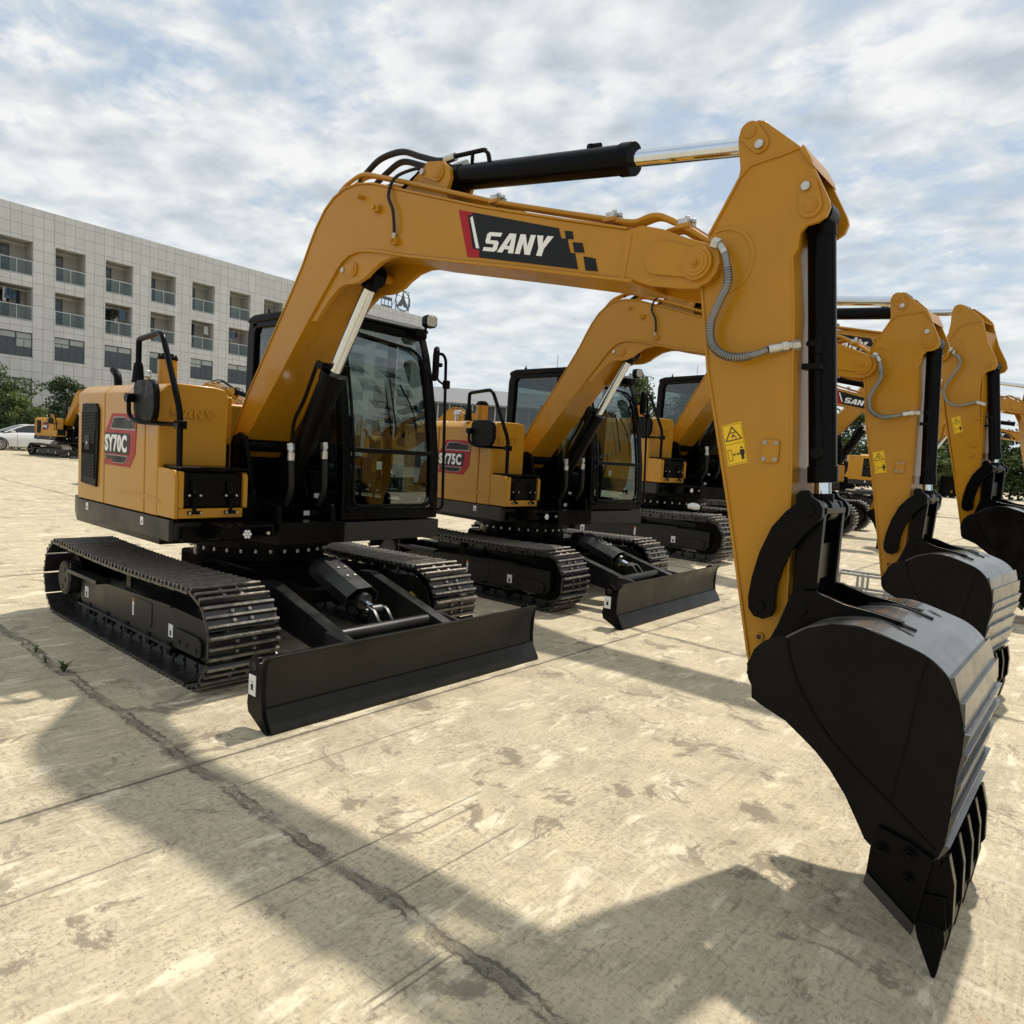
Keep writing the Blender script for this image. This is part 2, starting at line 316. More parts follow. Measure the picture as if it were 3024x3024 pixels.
def undercarriage(root, blade=True):
    b = MB(); b.prism([(-.75, -.62), (.75, -.62), (.62, .62), (-.62, .62)][:0] or [(-.55, -.45), (-.95, -.70), (-.95, -.80), (.85, -.80), (.85, -.70), (.50, -.45), (.50, .45), (.85, .70), (.85, .80), (-.95, .80), (-.95, .70), (-.55, .45)], .24, .44, 'z')
    b.prism([(-.5, -.42), (.62, -.42), (.62, .42), (-.5, .42)], .30, .60, 'z')
    b.obj('carbody', K_, root, bevel=.02)
    b = MB(); b.cyl((0, 0, .60), (0, 0, .70), .50, 48); b.cyl((0, 0, .70), (0, 0, .80), .56, 48)
    r = b.obj('slewing_ring', K_, root, bevel=.006)
    b = MB()
    for i in range(32): a = 2*math.pi*i/32; b.cyl((.53*math.cos(a), .53*math.sin(a), .672), (.53*math.cos(a), .53*math.sin(a), .70), .012, 6)
    b.split('ring_bolt', ST, r)
    if not blade: return
    prof = [(2.03, .404), (2.0, .36), (1.985, .30), (1.98, .22), (1.985, .15), (1.995, .085), (2.055, .004), (2.035, .0), (1.972, .08), (1.955, .15), (1.95, .22), (1.955, .30), (1.97, .36), (2.0, .404)]
    b = MB(); b.prism(prof, -1.10, 1.10)
    b.prism([(2.0, .125), (2.012, .105), (2.064, .02), (2.064, .0), (2.045, .0), (1.985, .09)], -1.105, 1.105)
    bl = b.obj('dozer_blade', KD, root, bevel=.003, ang=25)
    for s in (-1, 1):
        b = MB(); y = s*1.11; outl = [(2.03, .395), (2.002, .36), (1.992, .30), (1.99, .18), (2.0, .09), (2.055, .0), (2.02, .0), (1.86, .075), (1.845, .12), (1.86, .24), (1.862, .30), (1.855, .34), (1.875, .375), (1.91, .392), (1.94, .385), (1.955, .36), (1.985, .36), (2.0, .39)]
        b.prism(outl, y-.012, y+.012); e = b.obj('end_plate', KB, bl, bevel=.003)
        b = MB(); b.cyl((1.905, y-.014, .335), (1.905, y+.014, .335), .026, 18); b.obj('lifting_hole', LB, e)
        if s < 0:
            b = MB(); b.box(1.862, 1.93, y-.0145, y-.012, .175, .285); b.mi = 1; pictogram(b, 1.896, .225, .03, y-.0157); b.obj('warning_sticker', [WH, LB], bl, smooth=False)
    for s in (-1, 1):
        b = MB(); b.prism([(.62, .42), (.80, .545), (.92, .55), (1.80, .315), (1.965, .30), (1.965, .10), (1.75, .16), (.70, .33)], s*.42-.045, s*.42+.045)
        b.prism([(1.62, .36), (1.97, .33), (1.97, .10), (1.62, .2)], s*.48-.012, s*.48+.012); b.obj('blade_arm', KT, root, bevel=.006)
    b = MB(); b.cyl((1.60, -.42, .30), (1.60, .42, .30), .055, 24); b.box(1.62, 1.96, -.40, .40, .20, .235); b.obj('blade_cross_tube', KD, root, bevel=.004)
    b = MB()
    for s in (-.055, .055): b.prism([(1.52, .26), (1.66, .26), (1.63, .34), (1.55, .425), (1.48, .44), (1.45, .41), (1.50, .36)], s-.012, s+.012)
    b.cyl((1.49, -.09, .405), (1.49, .09, .405), .025, 14); b.obj('blade_bracket', KT, root, bevel=.004)
    A = Vector((.80, 0, .64)); B = Vector((1.49, 0, .405)); d = (B-A).normalized()
    b = MB(); b.cyl(A+d*.05, B-d*.14, .052, 24); b.cyl(A+Vector((0, -.07, 0)), A+Vector((0, .07, 0)), .05, 18); c_ = b.obj('blade_cylinder', K_, root, bevel=.004)
    b = MB(); b.cyl(B-d*.15, B-d*.02, .027, 20); b.obj('rod', CR, c_)
    b = MB(); b.cyl(B-d*.17, B-d*.12, .06, 24); b.cyl(B+Vector((0, -.04, 0)), B+Vector((0, .04, 0)), .042, 18); b.obj('gland', KT, c_, bevel=.003)
    nrm = Vector((-d.z, 0, d.x)); Mx = Matrix(((d.x, 0, nrm.x, A.x), (0, 1, 0, 0), (d.z, 0, nrm.z, A.z), (0, 0, 0, 1)))
    b = MB()
    for q in ([(-.065, .078), (.065, .078), (.135, .02), (.135, -.05), (.128, -.05), (.128, .018), (.062, .072), (-.062, .072), (-.128, .018), (-.128, -.05), (-.135, -.05), (-.135, .02)],):
        b.prism([(p[0], p[1]+.012) for p in q], .10, .57, 'x', Mx)
    g_ = b.obj('cylinder_guard', KT, c_, bevel=.002); b = MB()
    for x in (.28, .40):
        for y in (-.03, .03): b.cyl(Mx @ Vector((x, y, .090)), Mx @ Vector((x, y, .102)), .011, 8)
    b.split('guard_bolt', ST, g_)
    b = MB()
    for y in (-.11, -.135): b.tube([(.50, y-.03, .52), (.66, y-.02, .47), (.82, y, .45), (.95, y+.03, .47), (1.02, y+.08, .50)], .014, 8)
    b.obj('blade_hose', RB, root)
def tag_part(o, g): ART[o.name] = g; return o
def upper(root, model):
    P = lambda o: tag_part(o, 'u')
    # platform with charcoal skirt
    rear = [(-.86, -1.06), (-1.15, -.98), (-1.42, -.72), (-1.58, -.35), (-1.62, 0), (-1.58, .35), (-1.42, .72), (-1.15, .98), (-.86, 1.06)]
    b = MB(); b.prism(rear+[(.60, 1.06), (.60, .30), (.95, .12), (.95, -.42), (.60, -.50), (.60, -1.04), (.60, -1.06)], .80, .955, 'z'); pl = P(b.obj('upper_platform', K_, root, bevel=.006))
    b = MB(); b.prism([(.74, -1.064)]+[(x-.0, y*1.004) for x, y in rear]+[(.0, 1.068), (0, 1.03), (-.8, 1.02)]+[(x+.03, y*.97) for x, y in rear[::-1]][1:-1]+[(-.8, -1.03), (.74, -1.03)], .835, .974, 'z')
    b.box(.715, .74, -1.03, -.50, .845, .955)
    sk = P(b.obj('skirt', G_, root, bevel=.006))
    for x, z in ((-.643, .932), (.337, .928)):
        b = MB(); b.box(x-.022, x+.022, -1.0665, -1.0640, z-.027, z+.027); b.mi = 1; pictogram(b, x, z-.006, .016, -1.0680); b.obj('warning_sticker', [WH, LB], sk, smooth=False)
    # engine hood (rear) and right housing
    b = MB(); b.prism([(-.86, -1.05), (-1.12, -.97), (-1.38, -.70), (-1.54, -.33), (-1.57, 0), (-1.54, .33), (-1.38, .70), (-1.12, .97), (-.52, 1.05), (-.52, -.60), (-.6, -1.05)], .98, 1.80, 'z')
    ho = P(b.obj('engine_hood', Y_, root, bevel=.03, seg=3))
    sec = [(-1.06, .98), (-1.06, 1.775), (-1.005, 1.83), (-.94, 1.846), (-.70, 1.846), (-.62, 1.835), (-.597, 1.79), (-.597, .98)]
    for x0, x1, nm in ((-.862, -.346, 'rear_side_door'), (-.338, .345, 'side_door'), (.353, .545, 'front_housing')):
        b = MB(); b.prism(sec, x0, x1, 'x'); d_ = P(b.obj(nm, Y_, root, bevel=.012, seg=3))
        if nm == 'rear_side_door': g1 = d_
        if nm == 'side_door': g2 = d_
        if nm == 'front_housing': g3 = d_
    b = MB(); b.prism([(y+(.012 if y < -.9 else -.012), z-(.012 if z > 1.2 else 0)) for y, z in sec], -.36, .36, 'x'); b.obj('door_seal', KM, g2)
    b = MB(); b.prism([(-.10, 1.098), (.0, 1.105), (.30, 1.112), (.55, 1.10), (.62, 1.065), (.50, 1.075), (.30, 1.085), (.0, 1.078)], -1.0625, -1.06); b.obj('pressed_line', Y2, g2)
    # grille
    b = MB(); b.prism([(-.76, 1.105), (-.455, 1.09), (-.424, 1.50), (-.424, 1.656), (-.47, 1.702), (-.745, 1.702)], -1.075, -1.058); gr = b.obj('grille', KM, g1, bevel=.01)
    b = MB()
    for i in range(46):
        z = 1.15+i*.0108
        if 1.33 < z < 1.40: continue
        b.box(-.735, -.475 if z < 1.5 else -.455, -1.081, -1.075, z, z+.005)
    for i in range(14): b.box(-.735+i*.0195, -.732+i*.0195, -1.080, -1.075, 1.15, 1.64)
    b.obj('grille_slats', GR, gr, smooth=False)
    b = MB(); b.box(-.66, -.56, -1.085, -1.072, 1.36, 1.47); h_ = b.obj('door_lock', K_, gr, bevel=.006); b = MB(); b.cyl((-.60, -1.09, 1.41), (-.60, -1.084, 1.41), .014, 14); b.obj('key_barrel', ST, h_)
    # model badge
    yb = -1.0612
    def plate(pts, m_, y, nm, par): b = MB(); b.prism(pts, y-.0016, y); return b.obj(nm, m_, par, smooth=False)
    bd = plate([(-.20, 1.633), (.225, 1.632), (.20, 1.36), (.115, 1.268), (-.329, 1.269), (-.322, 1.50)], RD, yb, 'model_badge', g2)
    plate([(-.318, 1.497), (.10, 1.497), (.115, 1.485), (.10, 1.352), (-.324, 1.352)], DK, yb-.002, 'badge_field', bd)
    for pts in ([(-.165, 1.61), (.03, 1.612), (.055, 1.595), (.21, 1.592), (.205, 1.52), (-.225, 1.522)], [(-.32, 1.343), (.085, 1.343), (.05, 1.30), (.0, 1.288), (-.17, 1.288), (-.20, 1.31), (-.32, 1.312)]):
        plate(pts, SV, yb-.0018, 'badge_frame', bd); cx = sum(p[0] for p in pts)/len(pts); cz = sum(p[1] for p in pts)/len(pts)
        plate([(cx+(p[0]-cx)*.93, cz+(p[1]-cz)*.82) for p in pts], DK, yb-.0036, 'badge_panel', bd)
    b = MB()
    for (x, z) in ((.185, 1.545), (.165, 1.56), (.175, 1.575), (.19, 1.53), (.155, 1.53), (-.30, 1.335), (-.285, 1.32), (-.30, 1.31)): b.box(x, x+.012, yb-.007, yb-.0052, z, z+.010)
    b.split('badge_square', Y_, bd, smooth=False)
    me = text_mesh(model, .12, bold=.0055); me.materials.append(WH); o = bpy.data.objects.new('badge_lettering', me); S.collection.objects.link(o); o.parent = g2
    o.matrix_local = Matrix(((.385, 0, 0, -.312), (0, 0, 1, yb-.0050), (0, .123, 0, 1.363), (0, 0, 0, 1))) @ Matrix.Diagonal((1, 1, -1, 1))
    # embossed lettering on the front face of the housing
    b = MB(); letters(b, Vector((.5475, -.985, 1.622)), Vector((0, .285, .004)), Vector((0, .0, .056)), Vector((.009, 0, 0))); b.obj('embossed_lettering', Y2, g3, smooth=False)
    # toolbox ledge
    b = MB(); b.prism([(.548, .985), (.80, .985), (.80, 1.25), (.77, 1.292), (.548, 1.298)], -1.06, -1.035)
    b.box(.549, .799, -1.034, -.604, .986, 1.05); b.box(.74, .799, -1.034, -1.0, 1.05, 1.285); b.prism([(.56, 1.05), (.80, 1.05), (.80, 1.26), (.78, 1.285), (.56, 1.285)], -.603, -.572)
    tb = P(b.obj('toolbox_surround', Y_, root, bevel=.008, seg=3))
    b = MB(); b.box(.55, .782, -.998, -.606, 1.055, 1.283); tbx = P(b.obj('toolbox', K_, root, bevel=.012, seg=3))
    b = MB(); b.box(.549, .81, -1.025, -.58, 1.300, 1.316); b.obj('lid', K_, tbx, bevel=.004)
    for y in (-.935, -.693):
        b = MB(); b.box(.80, .812, y-.045, y+.045, 1.015, 1.035); b.box(.79, .808, y-.012, y+.012, 1.02, 1.13); b.tube([(.80, y, 1.12), (.825, y-.002, 1.15), (.82, y-.008, 1.20), (.805, y-.012, 1.222)], .010, 8); b.box(.783, .80, y-.04, y+.04, 1.125, 1.145); la = b.obj('latch', KM, tbx, bevel=.002)
        b = MB()
        for dy_, z in ((-.036, 1.025), (.036, 1.025), (-.036, 1.135), (.036, 1.135), (0, 1.155)): b.cyl((.806 if z < 1.1 else .798, y+dy_, z), (.822 if z < 1.1 else .812, y+dy_, z), .0075, 8)
        b.split('latch_rivet', ST, la)
    # gap structure right of the housing
    b = MB(); b.box(.02, .34, -.596, -.46, 1.30, 1.80); b.box(.05, .352, -.596, -.47, 1.50, 1.52); gp = P(b.obj('inner_bulkhead', Y2, root, bevel=.006))
    b = MB(); b.box(.345, .40, -.585, -.50, 1.31, 1.47); b.box(.36, .50, -.58, -.50, 1.28, 1.31); q_ = P(b.obj('hinge_bracket', K_, root, bevel=.005)); b = MB(); [b.cyl((.40, -.56, z), (.41, -.56, z), .009, 8) for z in (1.345, 1.44)]; b.split('bracket_bolt', ST, q_)
    # step
    b = MB(); b.box(.745, 1.03, -.86, -.505, .945, .962); b.prism([(.745, .835), (.98, .87), (1.03, .905), (1.03, .944), (.745, .944)], -.86, -.845); b.prism([(.745, .86), (1.03, .90), (1.03, .944), (.745, .944)], -.52, -.505); b.box(.742, .80, -1.0, -.52, .842, .93)
    for i in range(7):
        for j in range(5): b.cyl((.78+i*.036, -.82+j*.07, .962), (.78+i*.036, -.82+j*.07, .970), .010, 6)
    st = P(b.obj('step', K_, root, bevel=.003))
    b = MB(); b.cyl((1.015, -.70, .905), (1.036, -.70, .905), .038, 24); w_ = P(b.obj('step_lamp', KM, root, bevel=.003)); b = MB()
    for a in range(0, 360, 60): b.cyl((1.036, -.70+.02*math.cos(R(a)), .905+.02*math.sin(R(a))), (1.041, -.70+.02*math.cos(R(a)), .905+.02*math.sin(R(a))), .0095, 10)
    b.cyl((1.036, -.70, .905), (1.041, -.70, .905), .009, 10); b.split('lamp_cell', WH, w_); b = MB(); b.cyl((1.015, -.545, .905), (1.03, -.545, .905), .012, 8); b.obj('step_bolt', ST, st)
    # handrail and mirror
    b = MB(); b.bend([(.07, -1.0, 1.86), (.072, -1.0, 2.135), (.10, -1.0, 2.145), (.43, -1.0, 2.172), (.715, -1.0, 1.66), (.726, -1.0, .96), (.67, -1.0, .87)], .019, .07, 12); b.tube([(.07, -1.0, 1.848), (.07, -1.0, 1.88), (.07, -1.0, 1.96), (.07, -1.0, 1.985)], lambda t: .045-.02*t, 12, smooth=False); hr = P(b.obj('handrail', K_, root))
    b = MB(); b.bend([(.745, -1.0, 1.575), (.36, -1.11, 1.578), (.25, -1.125, 1.61), (.242, -1.125, 1.73)], .014, .06, 10); b.box(.695, .75, -1.03, -.97, 1.55, 1.60); b.cyl((.242, -1.145, 1.735), (.242, -1.07, 1.735), .03, 16); ma = P(b.obj('mirror_arm', K_, root, bevel=.002))
    mo = [(.19, 1.66), (.21, 1.605), (.26, 1.585), (.51, 1.585), (.555, 1.61), (.58, 1.67), (.575, 1.78), (.55, 1.83), (.49, 1.852), (.25, 1.852), (.20, 1.835), (.183, 1.80)]
    Mx = Matrix.Translation((.29, -1.07, 1.72)) @ Matrix.Rotation(R(-4), 4, 'Z') @ Matrix.Translation((-.24, 1.07, -1.72))
    b = MB(); b.prism(mo, -1.10, -1.06, 'y', Mx); mi_ = P(b.obj('side_mirror', KM, root, bevel=.015, seg=3))
    # tank filler, precleaner, exhaust
    b = MB(); b.cyl((.06, -.80, 1.84), (.06, -.80, 2.03), .064, 28); fc = P(b.obj('filler_neck', Y_, root, bevel=.004)); b = MB(); b.cyl((.06, -.80, 2.03), (.06, -.80, 2.055), .066, 28); b.cyl((.06, -.80, 2.055), (.06, -.80, 2.075), .04, 20); [b.cyl((.06+.055*math.cos(a), -.80+.055*math.sin(a), 2.05), (.06+.055*math.cos(a), -.80+.055*math.sin(a), 2.072), .008, 6) for a in (0, 1.5, 3, 4.5)]; b.obj('filler_cap', KM, fc, bevel=.003)
    b = MB(); b.cyl((-.42, -.75, 1.84), (-.42, -.75, 1.93), .03, 16); b.cyl((-.42, -.75, 1.93), (-.42, -.75, 1.98), .05, 20, .035); P(b.obj('air_precleaner', ST, root, bevel=.004))
    b = MB(); b.tube([(-1.34, -.6, 1.78), (-1.35, -.6, 1.93), (-1.38, -.6, 1.99), (-1.45, -.6, 2.03)], .032, 14); P(b.obj('exhaust_pipe', KM, root))
    b = MB(); b.bend([(-.03, -.93, 1.845), (-.03, -.93, 1.88), (-.03, -.85, 1.88), (-.03, -.85, 1.845)], .007, .015, 6); P(b.obj('lifting_loop', Y2, root))
    # boom mount, dark machinery between housing and cab
    b = MB()
    for y in (-.43, .0): b.prism([(.0, .95), (.98, .95), (.96, 1.08), (.64, 1.12), (.54, 1.40), (.50, 1.53), (.42, 1.56), (.34, 1.53), (.18, 1.30)], y-.016, y+.016)
    b.cyl((.42, -.46, 1.47), (.42, .03, 1.47), .045, 20); b.cyl((.60, -.46, 1.02), (.60, .03, 1.02), .04, 20); P(b.obj('boom_mount', K_, root, bevel=.006))
    b = MB(); b.box(-.52, .05, -.57, .06, .96, 1.50); b.cyl((.62, -.505, 1.03), (.70, -.50, 1.03), .10, 24); b.cyl((.60, -.50, 1.03), (.72, -.50, 1.03), .075, 20); b.box(.30, .58, -.56, -.46, .96, 1.22); mc = P(b.obj('swing_machinery', KM, root, bevel=.01))
    b = MB(); [b.cyl((.70, -.50+dy_, 1.03+dz_), (.712, -.50+dy_, 1.03+dz_), .009, 8) for dy_, dz_ in ((.03, .05), (-.06, -.03), (-.02, -.07))]; b.split('machinery_bolt', ST, mc)
    return
LET = [[(0, 0), (.185, 0), (.222, .1), (.222, .48), (.195, .58), (.07, .58), (.07, .80), (.225, .80), (.235, 1), (.035, 1), (0, .9), (0, .5), (.03, .39), (.15, .39), (.15, .2), (0, .2)],
       [(.235, 0), (.32, 0), (.40, .80), (.40, 1), (.35, 1)], [(.41, 0), (.495, 0), (.455, 1), (.40, 1), (.40, .8)], [(.335, .18), (.407, .18), (.403, .36), (.355, .36)],
       [(.52, 0), (.595, 0), (.595, .60), (.67, 0), (.75, 0), (.75, 1), (.675, 1), (.675, .40), (.60, 1), (.52, 1)],
       [(.845, 0), (.925, 0), (.925, .38), (1.01, 1), (.92, 1), (.885, .60), (.86, 1), (.77, 1), (.845, .38)]]
def letters(b, O, U, V, T):
    for poly in LET:
        A = [b.bm.verts.new(O+U*u+V*v) for u, v in poly]; B = [b.bm.verts.new(O+U*u+V*v+T) for u, v in poly]; n = len(A)
        b._f(A); b._f(B[::-1])
        for i in range(n): b._f([A[i], B[i], B[(i+1) % n], A[(i+1) % n]])
def cab(root):
    P = lambda o: tag_part(o, 'u')
    yi, yo = .10, 1.06
    fp = [(.932, .955), (.932, 1.20), (.915, 1.48), (.865, 1.80), (.80, 2.10), (.745, 2.30), (.685, 2.45), (.64, 2.49)]    # front pillar line
    def fx(z):
        for (a, b_), (c, d) in zip(fp, fp[1:]):
            if b_ <= z <= d: return a+(c-a)*(z-b_)/(d-b_)
        return fp[-1][0]
    b = MB()
    b.prism([(-.52, .955), (-.44, .955), (-.40, 1.6), (-.38, 2.40), (-.33, 2.47), (-.40, 2.52), (-.475, 2.49), (-.50, 2.40)], yi, yi+.07); b.prism([(-.52, .955), (-.44, .955), (-.40, 1.6), (-.38, 2.40), (-.33, 2.47), (-.40, 2.52), (-.475, 2.49), (-.50, 2.40)], yo-.07, yo)
    inner = [(x-.085, z) for x, z in fp]
    for y0, y1 in ((yi, yi+.075), (yo-.075, yo)): b.prism(fp+inner[::-1], y0, y1)
    for y0, y1 in ((yi, yi+.07), (yo-.07, yo)):
        b.box(-.46, .88, y0, y1, .955, 1.06 if y0 > .5 else 1.16); b.box(-.42, .70, y0, y1, 2.44, 2.49)
    b.box(.26, .32, yo-.065, yo-.002, 1.06, 2.44); b.box(.30, .36, yi+.002, yi+.065, 1.16, 2.44)
    b.prism([(.85, .956), (.93, .956), (.93, 1.045), (.85, 1.045)], yi+.075, yo-.075)
    b.box(.60, .70, yi+.07, yo-.07, 2.415, 2.48)
    b.box(-.50, -.44, yi+.07, yo-.07, .955, 1.42); b.box(-.47, -.40, yi+.07, yo-.07, 2.35, 2.49)
    fr = P(b.obj('cab_frame', K_, root, bevel=.012, seg=2))
    # rounded front seal frame
    b = MB(); ring = []
    def fpt(y, z, off=.006): return Vector((fx(z)+off, y, z))
    cs = [(yi+.09, 1.06), (yo-.09, 1.06), (yo-.09, 2.33), (yi+.09, 2.38)]
    pts = []
    rr = [.07, .07, .17, .06]
    for i, (y, z) in enumerate(cs):
        a0 = [180, 270, 0, 90][i]; cy = y+(rr[i] if i in (0, 3) else -rr[i]); cz = z+(rr[i] if i < 2 else -rr[i])
        for k in range(9):
            a = R(a0+90*k/8); pts.append((cy+rr[i]*math.cos(a), cz+rr[i]*math.sin(a)))
    dense = []
    for (a, b2) in zip(pts, pts[1:]+pts[:1]):
        k = max(1, int(math.dist(a, b2)/.08))
        for j in range(k): dense.append((a[0]+(b2[0]-a[0])*j/k, a[1]+(b2[1]-a[1])*j/k))
    dense.append(dense[0]); b.tube([fpt(y, z) for y, z in dense], .013, 8, smooth=False); b.obj('window_seal', KM, fr)
    b = MB(); b.box(fx(1.48)-.02, fx(1.48)+.016, yi+.08, yo-.08, 1.465, 1.50); b.obj('window_crossbar', KM, fr, bevel=.005)
    def glass(pl, nm):
        b = MB(); vs = [b.bm.verts.new(p) for p in pl]; b._f(vs); return b.obj(nm, GS, fr, smooth=False)
    def sheet(z0, z1, nm):
        b = MB(); n = 10; A = [b.bm.verts.new((fx(z0+(z1-z0)*i/n)-.012, yi+.07, z0+(z1-z0)*i/n)) for i in range(n+1)]; B = [b.bm.verts.new((fx(z0+(z1-z0)*i/n)-.012, yo-.07, z0+(z1-z0)*i/n)) for i in range(n+1)]
        for i in range(n): b._f([A[i], B[i], B[i+1], A[i+1]])
        return b.obj(nm, GL, fr)
    sheet(1.50, 2.42, 'windscreen'); sheet(1.04, 1.465, 'lower_windscreen')
    for y in (yi+.03, yo-.03):
        z0 = 1.16 if y < .5 else 1.06
        glass([(-.44, y, z0), (.83, y, z0), (.83, y, 1.5), (.77, y, 1.8), (.66, y, 2.30), (.60, y, 2.44), (-.37, y, 2.44), (-.41, y, 1.6)], 'side_window')
    glass([(-.46, yi+.07, 1.42), (-.46, yo-.07, 1.42), (-.42, yo-.07, 2.36), (-.42, yi+.07, 2.36)], 'rear_window')
    b = MB(); b.prism([(-.50, 2.485), (-.47, 2.53), (-.38, 2.552), (.62, 2.548), (.70, 2.52), (.72, 2.485)], yi-.01, yo+.01); rf = P(b.obj('cab_roof', KM, root, bevel=.02, seg=3))
    b = MB(); b.cyl((-.27, .16, 2.55), (-.27, .16, 2.575), .015, 10); b.cyl((-.27, .16, 2.575), (-.27, .16, 2.60), .007, 8); b.cyl((-.44, .9, 2.54), (-.44, .9, 2.85), .003, 6); b.obj('antenna', KM, rf)
    # interior
    b = MB(); b.box(-.44, .86, yi+.03, yo-.03, .96, .985); b.box(.35, .80, yi+.08, .22, .985, 1.22); b.box(-.40, -.20, .12, 1.03, .985, 1.35); P(b.obj('cab_floor', KM, root, bevel=.01))
    b = MB(); b.box(-.22, .28, .36, .84, 1.20, 1.34); b.prism([(-.25, 1.30), (-.12, 1.30), (-.20, 1.98), (-.31, 1.98)], .38, .82); b.prism([(-.30, 1.99), (-.22, 1.99), (-.25, 2.16), (-.32, 2.16)], .47, .73); b.box(-.15, .2, .42, .78, .985, 1.2); se = P(b.obj('driver_seat', SE, root, bevel=.04, seg=3))
    for y in (.27, .88):
        b = MB(); b.box(-.1, .34, y-.055, y+.055, 1.22, 1.42); b.tube([(.26, y, 1.42), (.28, y, 1.52), (.27, y, 1.57)], lambda t: .012+.012*t, 10); P(b.obj('control_console', KM, root, bevel=.015))
    b = MB()
    for y in (.53, .67): b.tube([(.55, y, .98), (.60, y, 1.25), (.68, y, 1.50), (.66, y, 1.60)], .009, 8); b.box(.48, .62, y-.05, y+.05, .99, 1.02)
    [P(o) for o in b.split('travel_lever', KM, root)]
    b = MB(); b.box(.60, .64, .20, .40, 1.62, 1.74); b.tube([(.66, .2, 1.3), (.63, .28, 1.5), (.62, .30, 1.66)], .01, 8); P(b.obj('monitor', KM, root, bevel=.008))
    b = MB(); b.tube([(.86, .86, 1.58), (.845, .82, 1.8), (.80, .70, 2.02)], .008, 8, smooth=True); b.tube([fpt(.60, 1.62, .02), fpt(.58, 1.85, .02), fpt(.57, 2.05, .02)], .006, 6); P(b.obj('wiper', KM, root))
    b = MB(); b.prism([(.0, .0), (.06, 0), (.03, .05)], .915, .917, 'x', Matrix.Translation((0, .93, 1.08))); P(b.obj('glass_sticker', WH, root))
    b = MB(); b.box(.905, .908, .42, .47, 1.34, 1.40); lb_ = P(b.obj('window_label', WH, root))
    # sill box under the cab
    b = MB(); b.prism([(.55, yi), (.935, yi), (.935, yo+.02), (-.5, yo+.02), (-.5, yo-.02), (.55, yo-.3)], .795, .943, 'z'); P(b.obj('cab_sill', G_, root, bevel=.006))
    b = MB(); b.box(.50, .64, yi-.06, yi+.02, .90, 1.30); b.box(.645, .65, yi-.07, yi-.02, 1.12, 1.18)
    q_ = P(b.obj('side_panel', KM, root, bevel=.005)); b = MB(); b.box(.652, .654, yi-.055, yi+.005, 1.085, 1.135); b.box(.70, .702, -.07, -.02, .975, 1.01); b.split('plate_label', WH, q_)
    # hinges, lamp, mirror, grab rail
    b = MB()
    for z in (1.06, 1.52, 2.0): b.cyl((fx(z)-.02, yi-.01, z), (fx(z)+.02, yi-.01, z), .012, 8)
    b.cyl((.945, .17, 1.02), (.965, .17, 1.02), .014, 8); b.cyl((.945, 1.0, 1.03), (.965, 1.0, 1.03), .014, 8); [P(o) for o in b.split('frame_knob', KM, root)]
    Ml = Matrix.Translation((.77, 1.015, 2.575)) @ Matrix.Rotation(R(-12), 4, 'Z')
    b = MB(); b.prism([(y*.062, z*.052) for y, z in circ((0, 0), 1, 8, 0, 360)] and [(.055, -.03), (.055, .03), (.035, .05), (-.035, .05), (-.055, .03), (-.055, -.03), (-.035, -.05), (.035, -.05)], -.04, .03, 'x', Ml); b.tube([(.74, 1.0, 2.53), (.76, .97, 2.47), (.72, .93, 2.44)], .012, 8); b.box(.68, .77, .88, .98, 2.44, 2.50)
    wl_ = P(b.obj('work_lamp', KM, root, bevel=.008)); b = MB(); b.prism([(.046, -.026), (.046, .026), (.03, .042), (-.03, .042), (-.046, .026), (-.046, -.026), (-.03, -.042), (.03, -.042)], .030, .036, 'x', Ml); b.obj('lens', LN, wl_, bevel=.003)
    b = MB(); b.bend([(.80, 1.05, 2.30), (.82, 1.13, 2.33), (.85, 1.145, 2.28), (.90, 1.15, 1.03), (.86, 1.07, 1.01)], .013, .045, 10); b.bend([(.83, 1.06, 2.18), (.84, 1.07, 2.10), (.86, 1.12, 2.07), (.868, 1.145, 2.07)], .009, .03, 8); gb = P(b.obj('grab_rail', K_, root))
    b = MB(); b.cyl((.868, 1.148, 2.035), (.868, 1.148, 2.105), .032, 16); b.cyl((.82, 1.03, 2.22), (.90, 1.06, 2.22), .018, 12); b.obj('rail_clamp', KM, gb, bevel=.01)
    Mm = Matrix.Translation((.90, .985, 2.22)) @ Matrix.Rotation(R(58), 4, 'Z'); b = MB(); b.prism([(-.055, -.13), (.03, -.14), (.06, -.09), (.06, .08), (.03, .13), (-.03, .14), (-.06, .10), (-.065, -.08)], -.018, .02, 'x', Mm); P(b.obj('cab_mirror', KM, root, bevel=.012, seg=3))
